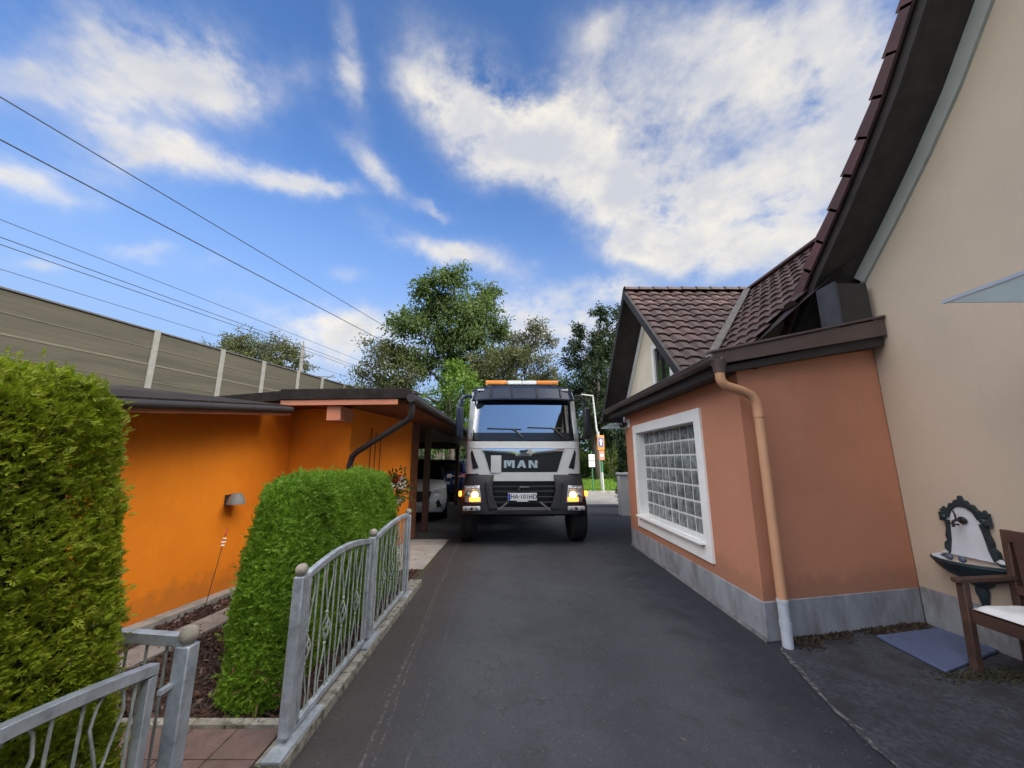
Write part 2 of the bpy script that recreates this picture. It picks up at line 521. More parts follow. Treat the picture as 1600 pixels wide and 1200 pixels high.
for a in range(nE - 1):
    w0 = .012 + .014 * math.sin(a * .37) ** 2 + rnd.uniform(-.004, .008)
    if a == 0: wp = w0
    (xa, ya), (xb, yb) = edge[a], edge[a + 1]
    sm_.sheet([(xa - wp * .6, ya, .008), (xa + wp, ya, .008), (xb + w0, yb, .008), (xb - w0 * .6, yb, .008)]); wp = w0
struct('asphalt_seam', sm_, mat('pale_seam', (.13, .128, .128), .9, .35, 30, .4, 90, col2=(.042, .044, .05), c2scale=26, c2lo=.42, c2hi=.54))
struct('road', MB().sheet([(-.95, 14.3, .004), (70, 14.3, .004), (70, 18.8, .004), (-.95, 18.8, .004)]), ROADM)
struct('side_path', MB().sheet([(2.2, 7.72, .006), (12, 7.72, .006), (12, 14.2, .006), (3.35, 14.2, .006), (3.2, 12.4, .006)]), ASPH)
struct('apron', MB().sheet([(-2.5, 5.33, .010), (-1.33, 5.33, .010), (-1.28, 8.15, .010), (-2.14, 8.15, .010)]), CONC_LIGHT)
struct('soil', MB().grid(lambda u, v: (-4.4 + 3.1 * u, -2 + 8.0 * v, .012 + .012 * math.sin(9 * u + 4 * v) * math.sin(13 * v)), 40, 80), SOIL)
# pavers between the gate posts
mbp = MB()
for i in range(6):
    for j in range(3):
        x0 = -2.9 + .26 * i; y0 = 1.86 + .235 * j
        mbp.box((x0 + .13, y0 + .115, .032), (.253, .228, .05))
struct('path', mbp, PAVER)
# concrete edging: front of the path, two strips along the garage wall
d = Vector((.15, 1, 0)).normalized(); nrm = Vector((d.y, -d.x, 0))
def strip(p, L, w, h, z0=0.0):
    p = Vector(p); mb = MB()
    q = [p, p + nrm * w, p + nrm * w + d * L, p + d * L]
    mb.prism([(a.x, a.y, z0) for a in q], (0, 0, 0), (0, 0, h)); return mb
struct('edging', MB().box((-2.05, 2.61, .03), (1.5, .06, .07)), CONC_MOSS)
o = struct('garage_footing', strip((-3.98, 1.5, 0), 4.3, .17, .07), CONC)
o = struct('garden_path', strip((-3.48, 1.5, 0), 4.6, .30, .05), CONC)
# kerb plinth under the fence
mk = MB()
ys = np.linspace(2.28, 5.34, 5)
for i in range(4):
    mk.box((-1.255, (ys[i] + ys[i + 1]) / 2, .005), (.15 + rnd.uniform(-.006, .006), ys[i + 1] - ys[i] + .0006, .11 + rnd.uniform(-.006, .006)))
struct('kerb', mk, CONC_MOSS)
mk2 = MB().box((-1.42, .2, .025), (.14, 3.0, .11))
struct('kerb', mk2, CONC_MOSS)
# verge kerb along the road
struct('road_kerb', MB().box((34.5, 18.88, .05), (71, .14, .14)), CONC)

# ---- loose stuff: bark mulch, litter, grass blades
rng = np.random.default_rng(3)
def chips(n, area, zf, ln, wd, m, name, text, cat):
    P = np.column_stack([rng.uniform(area[0], area[1], n), rng.uniform(area[2], area[3], n), np.zeros(n)])
    P[:, 2] = zf + rng.uniform(0, .012, n)
    D = rng.normal(size=(n, 3)); D[:, 2] = np.abs(D[:, 2]) * .35
    Q = leaf_quads(P, D, rng.uniform(ln * .5, ln * 1.3, n), rng.uniform(wd * .6, wd * 1.4, n), rng)
    o = quads_mesh(name, Q, m); label(o, text, cat, kind='stuff'); return o
BARK = leaf_mat('bark_chip', (.035, .018, .013), (.12, .065, .05), 0.0, 6, .9, third=(.25, .19, .16))
chips(14000, (-3.4, -1.36, 2.55, 5.9), .02, .045, .02, BARK, 'bark_mulch', 'reddish brown bark mulch spread between hedge and garage wall', 'mulch')
DRY = leaf_mat('dry_litter', (.10, .075, .04), (.32, .26, .17), 0.0, 6, .9)
P = np.column_stack([rng.uniform(-2.2, 2.2, 50), rng.uniform(1.6, 6.5, 50), np.full(50, .006)])
D = rng.normal(size=(50, 3)); D[:, 2] = .04
o = quads_mesh('dry_litter', leaf_quads(P, D, rng.uniform(.012, .06, 50), .006, rng), DRY)
label(o, 'dry straw and leaf bits scattered over the asphalt lane', 'litter', kind='stuff')
# moss and dirt at the foot of the annex front
n = 5200; t = rng.uniform(0, 1, n); w = np.abs(rng.normal(0, .5, n))
clump = .5 + .5 * np.sin(t * 17) * np.sin(t * 7 + 1)
keep = rng.uniform(size=n) < clump ** 1.5 + .08
P = np.column_stack([2.46 + 1.65 * t, 3.80 + .36 * t - .14 * w * (.4 + clump), np.full(n, .008)])[keep]
D = rng.normal(size=(len(P), 3)); D[:, 2] = np.abs(D[:, 2]) * .6
DIRT = leaf_mat('dirt_crumb', (.02, .015, .012), (.075, .055, .04), 0.0, 6, .95)
o = quads_mesh('dirt', leaf_quads(P, D, rng.uniform(.01, .04, len(P)), .02, rng), DIRT)
label(o, 'dark dirt and moss crumbs along the foot of the annex front', 'dirt', kind='stuff')
n = 600
P = np.column_stack([rng.normal(3.66, .24, n), rng.normal(3.20, .05, n), np.full(n, .008)])
D = rng.normal(size=(n, 3)); D[:, 2] = np.abs(D[:, 2])
MOSS = leaf_mat('moss', (.014, .016, .006), (.05, .046, .024), 0.0, 6, .95)
o = quads_mesh('moss', leaf_quads(P, D, rng.uniform(.01, .035, n), .015, rng), MOSS)
label(o, 'mossy weeds growing before the blue doormat', 'moss', kind='stuff')
# grass of the far verge
n = 70000
P = np.column_stack([rng.uniform(-14, 22, n), 18.97 + 16 * rng.uniform(0, 1, n) ** 1.25, np.full(n, -.03)])
D = rng.normal(size=(n, 3)) * .45; D[:, 2] = 1
GR = leaf_mat('grass_blade', (.09, .17, .022), (.19, .33, .05), .4, .4)
o = quads_mesh('grass', leaf_quads(P, D, rng.uniform(.12, .32, n), .03, rng, .1), GR)
label(o, 'bright green grass on the verge beyond the road', 'grass', kind='stuff')

# ------------------------------------------------------------------ the house on the right
def render_mat(name, ca, cb, dirt, z0, amount=.5):
    m = bpy.data.materials.new(name); m.use_nodes = True
    nt = m.node_tree; T = NT(nt); b = nt.nodes['Principled BSDF']
    tc = T.n('ShaderNodeTexCoord').outputs['Object']
    sp = T.n('ShaderNodeSeparateXYZ'); T.put(sp.inputs[0], tc)
    c = T.mix(T.ramp(T.noise(tc, .9, 6, .6).outputs['Fac'], .35, .68), list(ca) + [1], list(cb) + [1])
    mp = T.n('ShaderNodeMapping'); T.put(mp.inputs[0], tc); mp.inputs['Scale'].default_value = (7, 7, .45)
    st = T.noise(mp.outputs[0], 2.6, 6, .62).outputs['Fac']
    c = T.mix(T.m('MULTIPLY', T.ramp(st, .55, .78), .17), c, list(dirt) + [1])
    sn = T.noise(tc, 5.5, 6, .65).outputs['Fac']
    lvl = T.m('ADD', T.m('SUBTRACT', sp.outputs[2], z0), T.m('MULTIPLY_ADD', sn, -.55, .22))
    c = T.mix(T.m('MULTIPLY', T.ramp(lvl, .22, .0), amount), c, list(dirt) + [1])
    fine = T.noise(tc, 210, 3, .7).outputs['Fac']
    c = T.mix(T.m('MULTIPLY', T.ramp(fine, .5, .75), .10), c, list(dirt) + [1])
    T.put(b.inputs['Base Color'], c); b.inputs['Roughness'].default_value = .92; b.inputs['Specular IOR Level'].default_value = .2
    bp = T.n('ShaderNodeBump'); bp.inputs['Strength'].default_value = .45; bp.inputs['Distance'].default_value = .008
    T.put(bp.inputs['Height'], T.noise(tc, 120, 5, .65).outputs['Fac']); T.put(b.inputs['Normal'], bp.outputs[0])
    return m
TERRA = render_mat('terracotta_render', (.51, .228, .142), (.45, .20, .125), (.27, .14, .095), .33)
BEIGE = render_mat('beige_render', (.53, .435, .352), (.485, .405, .335), (.36, .29, .235), .35, .35)
WHITE = mat('white_paint', (.80, .80, .80), .5, .04, 3, .08, 60)
PALE = mat('pale_trim', (.33, .345, .345), .7, .06, 3, .1, 60)
PLINTH = mat('grey_plinth', (.27, .285, .325), .92, .2, 3.2, .5, 90, stretch=(1.3, 1.3, .55), col2=(.15, .147, .15), c2scale=2.8, c2lo=.42, c2hi=.72)
BROWN = mat('brown_sheet', (.085, .058, .055), .45, .15, 4, .05, 40)
DARKWOOD = mat('dark_wood', (.026, .021, .022), .7, .3, 5, .3, 40, stretch=(1, .12, 1))
SOFFIT = mat('soffit_boards', (.034, .025, .026), .75, .3, 6, .3, 30)
TILE = mat('roof_tile', (.066, .036, .034), .7, island=.28, var=.3, scale=1.7, bump=.35, bscale=45, col2=(.045, .030, .030), c2scale=6, c2lo=.45, c2hi=.7)
TILE_EDGE = mat('verge_tile', (.085, .036, .036), .7, island=.2, var=.2, scale=3, bump=.3, bscale=45)
ORPIPE = mat('orange_pipe', (.52, .27, .155), .55, .06, 4, .05, 60)
GREYPIPE = mat('grey_pipe', (.42, .45, .52), .6, .1, 8, .1, 60)
FLASH = mat('lead_flashing', (.10, .088, .08), .6, .3, 9, .3, 30)

house = thing('house', 'beige and terracotta house with steep brown tiled roof beside the lane', 'house', (4.1, 3.8, 0))
# footprint points of the annex
A0 = Vector((2.30, 3.77, 0)); A1 = Vector((2.31, 7.68, 0)); A2 = Vector((4.14, 4.17, 0))
def zroof(x): return 2.50 + (x - 2.30) * .185          # top of annex wall
WY0, WY1, WZ0, WZ1 = 4.60, 7.14, .46, 2.20              # glass block opening in the lane wall
TH = .26
mb = MB()
def lane_wall(x0, x1):
    for (ya, yb, za, zb) in ((A0.y, WY0, .30, 2.52), (WY1, A1.y, .30, 2.52), (WY0, WY1, .30, WZ0), (WY0, WY1, WZ1, 2.52)):
        if ya == A0.y: mb.prism([(x0, ya, za), (x1, fy(x1), za), (x1, yb, za), (x0, yb, za)], (0, 0, 0), (0, 0, zb - za))
        else: mb.box(((x0 + x1) / 2, (ya + yb) / 2, (za + zb) / 2), (x1 - x0, yb - ya, zb - za))
fy = lambda x: A0.y + (x - A0.x) * (A2.y - A0.y) / (A2.x - A0.x)
lane_wall(2.30, 2.30 + TH)
# front wall, top following the roof slope
fy = lambda x: A0.y + (x - A0.x) * (A2.y - A0.y) / (A2.x - A0.x)
mb.prism([(2.30 + TH, fy(2.56), .30), (4.14, A2.y, .30), (4.14, A2.y, zroof(4.14)), (2.30 + TH, fy(2.56), zroof(2.56))], (0, 0, 0), (0, .24, 0))
mb.prism([(2.32, 7.68, .30), (4.6, 7.68, .30), (4.6, 7.68, 2.9), (2.32, 7.68, 2.5)], (0, 0, 0), (0, -.2, 0))
mb.build('annex_wall', TERRA, house)
# plinth, standing 12 mm proud
pb = MB()
pb.prism([(2.282, 3.752, 0), (2.30, 7.70, 0), (2.50, 7.70, 0), (2.50, 3.80, 0)], (0, 0, 0), (0, 0, .325))
pb.prism([(2.282, 3.752, 0), (4.125, 4.158, 0), (4.125, 4.30, 0), (2.40, 3.95, 0)], (0, 0, 0), (0, 0, .327))
pb.prism([(4.122, 4.154, 0), (4.122, -9, 0), (4.25, -9, 0), (4.25, 4.154, 0)], (0, 0, 0), (0, 0, .345))
pb.build('plinth', PLINTH, house, bevel=.006)
# thin mortar fillet at the foot of the lane wall
MB().prism([(2.262, 3.735, .002), (2.278, 7.7, .002), (2.30, 7.7, .03), (2.28, 3.74, .03)], (0, 0, 0), (.0, 0, .004)).build('mortar_fillet', mat('dirty_mortar', (.13, .13, .135), .9, .35, 9, .4), house)

# window of glass blocks
win = MB()
fw, pr = .17, .022
for (ya, yb, za, zb) in ((WY0 - .0, WY0 + .15, WZ0, WZ1), (WY1 - .15, WY1, WZ0, WZ1), (WY0, WY1, WZ1 - .15, WZ1), (WY0, WY1, WZ0, WZ0 + .15)):
    pass
fa = (WY0 - .02, WY1 + .02, WZ0 - .02, WZ1 + .02); ib = (WY0 + .14, WY1 - .14, WZ0 + .20, WZ1 - .13)
win.box((2.295, (fa[0] + ib[0]) / 2, (fa[2] + fa[3]) / 2), (.05, ib[0] - fa[0], fa[3] - fa[2]))
win.box((2.295, (fa[1] + ib[1]) / 2, (fa[2] + fa[3]) / 2), (.05, fa[1] - ib[1], fa[3] - fa[2]))
win.box((2.295, (ib[0] + ib[1]) / 2, (fa[3] + ib[3]) / 2), (.05, ib[1] - ib[0], fa[3] - ib[3]))
win.box((2.295, (ib[0] + ib[1]) / 2, (fa[2] + ib[2]) / 2), (.05, ib[1] - ib[0], ib[2] - fa[2]))
# reveal
for (ya, yb, za, zb) in ((ib[0] - .02, ib[0], ib[2], ib[3]), (ib[1], ib[1] + .02, ib[2], ib[3]), (ib[0], ib[1], ib[3], ib[3] + .02), (ib[0], ib[1], ib[2] - .02, ib[2])):
    win.box((2.375, (ya + yb) / 2, (za + zb) / 2), (.11, yb - ya, zb - za))
wf = win.build('window', WHITE, house, bevel=.004)
MB().box((2.262, (ib[0] + ib[1]) / 2, ib[2] - .03), (.13, ib[1] - ib[0] + .06, .035)).build('sill', WHITE, wf, bevel=.008)
def block_mat():
    m = bpy.data.materials.new('glass_block'); m.use_nodes = True
    nt = m.node_tree; T = NT(nt); b = nt.nodes['Principled BSDF']
    tc = T.n('ShaderNodeTexCoord').outputs['Object']
    nz = T.noise(tc, 9, 4, .6).outputs['Fac']
    c = T.mix(T.ramp(nz, .3, .75), (.09, .11, .115, 1), (.36, .40, .40, 1))
    ri = T.n('ShaderNodeNewGeometry').outputs['Random Per Island']
    tone = T.m('MULTIPLY_ADD', ri, .5, .75)
    c = T.mix(1.0, c, T.mix(1.0, (1, 1, 1, 1), tone, 'MULTIPLY'), 'MULTIPLY')
    T.put(b.inputs['Base Color'], c)
    b.inputs['Roughness'].default_value = .12
    b.inputs['Specular IOR Level'].default_value = .8
    mp = T.n('ShaderNodeMapping'); T.put(mp.inputs[0], tc); mp.inputs['Scale'].default_value = (1, 1, .25)
    bp = T.n('ShaderNodeBump'); bp.inputs['Strength'].default_value = .9; bp.inputs['Distance'].default_value = .03
    wv = T.n('ShaderNodeTexWave'); wv.bands_direction = 'Y'; wv.inputs['Scale'].default_value = 9; wv.inputs['Distortion'].default_value = 2.5; wv.inputs['Detail'].default_value = 2
    T.put(wv.inputs['Vector'], tc)
    T.put(bp.inputs['Height'], wv.outputs['Fac']); T.put(b.inputs['Normal'], bp.outputs[0])
    return m
GB = block_mat()
NYB, NZB = 9, 7
MORTAR = mat('block_mortar', (.62, .64, .64), .8, .1, 20)
MB().box((2.452, (ib[0] + ib[1]) / 2, (ib[2] + ib[3]) / 2), (.05, ib[1] - ib[0], ib[3] - ib[2])).build('mortar', MORTAR, wf)
gb = MB()
by = (ib[1] - ib[0]) / NYB; bz = (ib[3] - ib[2]) / NZB
for i in range(NYB):
    for j in range(NZB):
        y0 = ib[0] + by * i; z0 = ib[2] + bz * j; g_ = .012
        yc, zc = y0 + by / 2, z0 + bz / 2
        # pillowed block face
        def fn(u, v, yc=yc, zc=zc):
            e = 1 - max(abs(2 * u - 1), abs(2 * v - 1)) ** 4
            return (2.424 - .016 * e, yc + (u - .5) * (by - 2 * g_), zc + (v - .5) * (bz - 2 * g_))
        gb.grid(fn, 6, 6)
gb.build('glass_blocks', GB, wf, smooth='all')

# annex roof: sheet-metal fascias, gutter
rf = MB()
def zt(x): return 2.60 + (x - 1.98) * .235
rf.prism([(1.98, 3.60, zt(1.98)), (4.13, 3.98, zt(4.13)), (4.13, 6.9, zt(4.13)), (3.3, 8.0, zt(3.3)), (1.98, 8.0, zt(1.98))], (0, 0, -.05), (0, 0, 0))
aroof = rf.build('annex_roof', SOFFIT, house)
MB().prism([(1.97, 3.585, zt(1.97) + .025), (4.128, 3.965, zt(4.128) + .03), (4.128, 3.965, zt(4.128) - .16), (1.97, 3.585, zt(1.97) - .09)], (0, 0, 0), (0, .025, 0)).build('fascia', BROWN, aroof, bevel=.004)
MB().prism([(1.955, 3.565, zt(1.955) + .035), (4.13, 3.945, zt(4.13) + .045), (4.13, 4.05, zt(4.13) + .05), (1.955, 3.68, zt(1.955) + .04)], (0, 0, 0), (0, 0, .022)).build('drip_edge', BROWN, aroof, bevel=.003)
MB().prism([(2.05, 3.64, zt(1.97) - .10), (4.12, 4.01, zt(4.12) - .15), (4.12, 4.01, zt(4.12) - .262), (2.05, 3.64, zt(1.97) - .16)], (0, 0, 0), (0, .10, 0)).build('soffit_board', DARKWOOD, aroof)
MB().box((2.18, 5.8, 2.47), (.22, 4.0, .03)).build('soffit_board', DARKWOOD, aroof)
MB().box((2.07, 5.8, 2.52), (.03, 4.36, .16)).build('fascia', DARKWOOD, aroof)
# half round gutter
gm = MB()
gpts = [(math.cos(t), math.sin(t)) for t in [math.pi + math.pi * k / 10 for k in range(11)]]
r_ = .062
def gut(u, v):
    k = u * 10; i = min(9, int(k)); a = math.pi + math.pi * u
    return (1.995 + r_ * math.cos(a), 3.56 + 4.46 * v, 2.585 + r_ * math.sin(a) + .02 * v)
gm.grid(gut, 10, 6)
gm.build('gutter', BROWN, aroof, solid=.006, smooth='all')
MB().tube([(1.932, 3.56, 2.587), (1.932, 8.02, 2.607)], .009, 6).build('gutter_bead', BROWN, aroof)
# downpipe at the corner
dp = MB()
dp.lathe([(.052, 0), (.056, .05), (.075, .10), (.078, .12)], (2.03, 3.60, 2.435), seg=16)
dp.build('funnel', BROWN, house, smooth=True)
px, py = 2.395, 3.655
pts = [(2.03, 3.60, 2.44), (2.032, 3.60, 2.37), (2.045, 3.602, 2.335), (2.08, 3.607, 2.305), (2.15, 3.615, 2.285), (2.26, 3.635, 2.255), (2.33, 3.645, 2.225), (2.37, 3.652, 2.18), (px - .008, py, 2.12), (px, py, 2.05)]
dpp = MB().tube(pts, .044, 14).tube([(px, py, 2.06), (px, py, .38)], .043, 14).build('downpipe', ORPIPE, house, smooth=True)
MB().lathe([(.0485, 0), (.0485, .07)], (px, py, 2.0), seg=16).build('collar', ORPIPE, dpp, smooth=True)
MB().lathe([(.044, -.36), (.044, 0), (.050, 0), (.050, .03), (.046, .03)], (px, py, .36), seg=16).lathe([(.049, 0), (.049, .04)], (px, py, .17), seg=16).build('standpipe', GREYPIPE, dpp, smooth=True)

# ---- near gable wing: wall, rake trim, roof
rake = [(4.80, 2.98), (4.24, 3.70), (3.72, 4.22), (3.33, 4.64), (2.98, 5.06), (2.64, 5.56), (1.6, 7.1), (.60, 8.55)]
full = rake + [(1.2 - y, z) for (y, z) in rake[:-1][::-1]]
wl = MB()
wl.prism([(4.14, 4.165, 0.3), (4.14, 4.165, 3.76)] + [(4.14, y, z) for y, z in rake[2:]] + [(4.14, 1.2 - y, z) for (y, z) in rake[2:-1][::-1]] + [(4.14, -3.0, 3.73), (4.14, -3.0, .3)], (0, 0, 0), (.3, 0, 0))
wl.prism([(4.14, -3.0, .3), (4.14, -9, .3), (4.14, -9, 3.6), (4.14, -3.0, 3.6)], (0, 0, 0), (.3, 0, 0))
wl.build('gable_wall', BEIGE, house)
def offs(poly, dd):
    """shift a polyline in the YZ plane along its normal (dd>0: outwards/up)"""
    out = []
    for i, (y, z) in enumerate(poly):
        a = Vector(poly[max(i - 1, 0)]); b = Vector(poly[min(i + 1, len(poly) - 1)])
        t = (b - a).normalized(); n = Vector((-t.y, t.x))
        if n.y < 0: n = -n
        out.append((y + n.x * dd, z + n.y * dd))
    return out
def band(lo, hi, x0, x1):
    mb = MB(); n = len(lo)
    vs = [(x0, y, z) for y, z in lo] + [(x0, y, z) for y, z in hi] + [(x1, y, z) for y, z in lo] + [(x1, y, z) for y, z in hi]
    fs = []
    for i in range(n - 1):
        fs += [(i, i + 1, n + i + 1, n + i), (2 * n + i, 3 * n + i, 3 * n + i + 1, 2 * n + i + 1), (n + i, n + i + 1, 3 * n + i + 1, 3 * n + i), (i, 2 * n + i, 2 * n + i + 1, i + 1)]
    fs += [(0, n, 3 * n, 2 * n), (n - 1, 3 * n - 1, 4 * n - 1, 2 * n - 1)]
    return mb.add(vs, fs)
rk = [(4.20, 3.74)] + rake[2:]
band(offs(rk, -.15), offs(rk, -.002), 4.105, 4.139).build('rake_trim', PALE, house)
band(offs(rake, 0.0), offs(rake, .05), 3.70, 4.5).build('verge_soffit', SOFFIT, house)
vb = band(offs(rake, -.02), offs(rake, .10), 3.665, 3.70).build('barge_board', DARKWOOD, house)
band(offs(rake, .10), offs(rake, .17), 3.635, 3.685).build('barge_board', DARKWOOD, house)
# dark boxed eave end under the verge
eb = MB().box((3.88, 4.13, 3.33), (.36, .22, .50)).build('eave_box', DARKWOOD, house)
MB().box((3.68, 4.12, 3.32), (.03, .26, .54)).build('eave_board', mat('blue_grey_board', (.040, .042, .052), .7, .2, 5, .2), house)
# verge tiles: stepped caps along the edge
vt = MB(); top = offs(rake, .17)
seglen = 0; P2 = [Vector(p) for p in top]
cum = [0]
for i in range(len(P2) - 1): cum.append(cum[-1] + (P2[i + 1] - P2[i]).length)
def at(s):
    for i in range(len(P2) - 1):
        if s <= cum[i + 1] or i == len(P2) - 2:
            t = (s - cum[i]) / (cum[i + 1] - cum[i]); return P2[i].lerp(P2[i + 1], t), (P2[i + 1] - P2[i]).normalized()
s_ = 0.0; LT = .34
while s_ < cum[-1] - .1:
    p, t = at(s_); q, _ = at(min(s_ + LT + .03, cum[-1])); nn = Vector((-t.y, t.x)); nn = nn if nn.y > 0 else -nn
    a = p + nn * .052; b = q + nn * .012
    vt.prism([(3.605, *(p - nn * .10)), (3.605, *(q - nn * .10)), (3.605, *b), (3.605, *a)], (0, 0, 0), (.03, 0, 0))
    vt.prism([(3.605, *(p + nn * .02)), (3.605, *(q - nn * .015)), (3.605, *b), (3.605, *a)], (.03, 0, 0), (.32, 0, 0))
    s_ += LT
vt.build('verge_tiles', TILE_EDGE, house)

def tiled(O, U, V, nu, nv, tw=.25, tl=.28, lift=.040, amp=.018, m=TILE, name='tiled_roof', ok=None):
    """interlocking clay tiles: U along the courses, V up the slope, wavy pans and stepped course ends"""
    O = Vector(O); U = Vector(U).normalized(); V = Vector(V).normalized(); N = U.cross(V).normalized()
    if N.z < 0: N = -N
    mb = MB(); K = 6
    for j in range(nv):
        for i in range(nu):
            c = O + U * (tw * (i + .5)) + V * (tl * (j + .5))
            if ok and not ok(c): continue
            vs = []; jit = rnd.uniform(-.004, .004)
            for (vv, h) in ((0, 0), (0, lift), (1.08, .004)):
                for k in range(K + 1):
                    x = k / K
                    w = amp * (math.sin(2 * math.pi * (x - .1)) + .5 * math.sin(4 * math.pi * x)) if h or vv else -.02
                    vs.append(O + U * (tw * (i + x)) + V * (tl * (j + vv)) + N * (h + w + (jit if h else 0)))
            fs = []
            for r in range(2):
                for k in range(K):
                    a = r * (K + 1) + k; fs.append((a, a + 1, a + K + 2, a + K + 1))
            mb.add(vs, fs)
    return mb
# cross gable: ridge along X at z 5.2 over Y 7.7, both slopes 45 degrees
GX, GYR, GZR = 2.45, 7.70, 5.20
k7 = math.sqrt(.5)
def rz(y): return float(np.interp(y, [p[0] for p in rake[::-1]], [p[1] for p in rake[::-1]]))
tiled((GX + .02, GYR - 2.45, GZR - 2.45), (1, 0, 0), (0, k7, k7), 13, 13, ok=lambda c: c.z > c.x - .10 and c.x < 5.4, tl=.2665).build('tiled_roof', TILE, house)
tiled((GX + .02, GYR + 2.45, GZR - 2.45), (1, 0, 0), (0, -k7, k7), 13, 13, ok=lambda c: c.x < 5.5, tl=.2665).build('tiled_roof', TILE, house)
# main roof, slope facing the lane: z = x, ridge along Y at x 5.2
tiled((2.92, 4.35, 2.92), (0, 1, 0), (k7, 0, k7), 24, 12, tl=.27, ok=lambda c: (c.z > GZR - abs(c.y - GYR) - .12) and (c.y > 4.62 or c.z > rz(c.y) + .12)).build('tiled_roof', TILE, house)
MB().sheet([(2.9, 4.75, 2.85), (5.2, 3.2, 5.12), (5.2, 10.4, 5.15), (2.9, 10.4, 2.85)]).build('roof_underlay', SOFFIT, house)
MB().sheet([(5.22, 3.0, 5.18), (9.4, 3.0, 1.9), (9.4, 10.4, 1.9), (5.22, 10.4, 5.18)]).build('tiled_roof', TILE, house)
# main ridge continues toward the wing
MB().grid(lambda u, v: (5.2 + .13 * math.cos(math.pi * u), 3.0 + 7.4 * v, 5.2 + .10 * math.sin(math.pi * u)), 8, 40).build('ridge_caps', TILE, house)
rc = MB()
for i in range(9):
    x0 = GX + .31 * i
    rc.grid(lambda u, v, x0=x0: (x0 + .34 * v, GYR + (.115 - .02 * v) * math.cos(math.pi * u), GZR + .01 + (.10 - .02 * v) * math.sin(math.pi * u)), 8, 1)
rc.build('ridge_caps', TILE, house)
# extend slope up to the wing roof: the part of the main slope nearer the camera
tiled((2.92, 4.35, 2.92), (0, -1, 0), (k7, 0, k7), 8, 12, tl=.27, ok=lambda c: c.y < 4.35 and c.z > rz(c.y) + .12).build('tiled_roof', TILE, house)
# wing roof slabs (back slope over the wing and front slope)
for sgn in (0, 1):
    pl = offs(rake, .12)
    if sgn: pl = [(1.2 - y, z) for y, z in pl]
    g_ = MB(); n = len(pl)
    g_.add([(3.7, y, z) for y, z in pl] + [(9.6, y, z) for y, z in pl], [(i, i + 1, n + i + 1, n + i) for i in range(n - 1)])
    g_.build('tiled_roof', TILE, house)
# rest of the house volume, and an unseen rear block raised to shut out sun
MB().prism([(3.7, -15, 7.4), (10.1, -15, 7.4), (6.9, -15, 10.6)], (0, 0, 0), (0, 12.2, 0)).build('tiled_roof', TILE, house)  # unseen rear roof, added tall to keep sun off lane and garage wall
MB().box((6.9, -2.4, 1.75), (5.3, 12.9, 3.3)).box((6.9, -8.9, 3.8), (5.36, 12.0, 7.4)).box((6.1, 7.15, 1.2), (6.1, 5.7, 2.4)).build('back_wall_sun_block', BEIGE, house)  # second box is the unseen rear block, raised to block the sun
# valley flashing
vp = [Vector((GZR - dd + .0, GYR - dd, GZR - dd)) for dd in (0.05, 2.3)]
MB().bar(vp[0] + Vector((-.05, -.05, .09)), vp[1] + Vector((-.05, -.05, .09)), .13, .02, up=(-.5, -.5, 1)).build('valley_flashing', FLASH, house)
# cross gable end: barge boards, soffit, wall and window
for sg in (-1, 1):
    a = Vector((GX, GYR + sg * 2.5, GZR - 2.5)); b = Vector((GX, GYR, GZR))
    MB().prism([a + Vector((0, 0, -.16)), b + Vector((0, 0, -.16)), b + Vector((0, 0, .03)), a + Vector((0, 0, .03))], (-.025, 0, 0), (.025, 0, 0)).build('barge_board', DARKWOOD, house)
    MB().prism([a + Vector((.03, 0, -.12)), b + Vector((.03, 0, -.12)), b + Vector((.03, 0, -.06)), a + Vector((.03, 0, -.06))], (0, 0, 0), (.62, 0, 0)).build('verge_soffit', SOFFIT, house)
GWX = 2.98
MB().prism([(GWX, GYR - 2.35, 2.72), (GWX, GYR + 2.35, 2.72), (GWX, GYR, GZR - .13)], (0, 0, 0), (.25, 0, 0)).build('gable_wall', mat('cream_render', (.70, .62, .50), .9, .06, 2, .4, 120), house)
for sg in (-1, 1):
    a = Vector((GWX - .03, GYR + sg * 2.3, GZR - 2.43)); b = Vector((GWX - .03, GYR, GZR - .13))
    MB().prism([a + Vector((0, 0, -.22)), b + Vector((0, 0, -.22)), b, a], (0, 0, 0), (.028, 0, 0)).build('rake_trim', WHITE, house)
gw = MB()
for (y0, y1, z0, z1) in ((6.72, 6.84, 2.9, 3.95), (7.56, 7.68, 2.9, 3.95), (6.84, 7.56, 3.83, 3.95), (6.84, 7.56, 2.9, 3.0)):
    gw.box((GWX - .02, (y0 + y1) / 2, (z0 + z1) / 2), (.06, y1 - y0, z1 - z0))
gwo = gw.build('window', WHITE, house)
MB().box((GWX - .005, 7.2, 3.42), (.02, .72, .83)).build('pane', glass_mat('dark_pane', (.015, .018, .022), .05, .8, .0), gwo)
MB().box((GWX - .03, 7.2, 3.42), (.03, .04, .83)).build('mullion', DARKWOOD, gwo)
def canopy_mat():
    m = bpy.data.materials.new('canopy_sheet'); m.use_nodes = True
    nt = m.node_tree; T = NT(nt); b = nt.nodes['Principled BSDF']
    tc = T.n('ShaderNodeTexCoord').outputs['Object']
    c = T.mix(T.ramp(T.noise(tc, 3, 4, .6).outputs['Fac'], .3, .7), (.66, .76, .79, 1), (.74, .82, .84, 1))
    T.put(b.inputs['Base Color'], c); b.inputs['Roughness'].default_value = .3
    tr = T.n('ShaderNodeBsdfTranslucent'); T.put(tr.inputs[0], c)
    ms = T.n('ShaderNodeMixShader'); ms.inputs[0].default_value = .6
    nt.links.new(b.outputs[0], ms.inputs[1]); nt.links.new(tr.outputs[0], ms.inputs[2])
    nt.links.new(ms.outputs[0], nt.nodes['Material Output'].inputs[0])
    return m
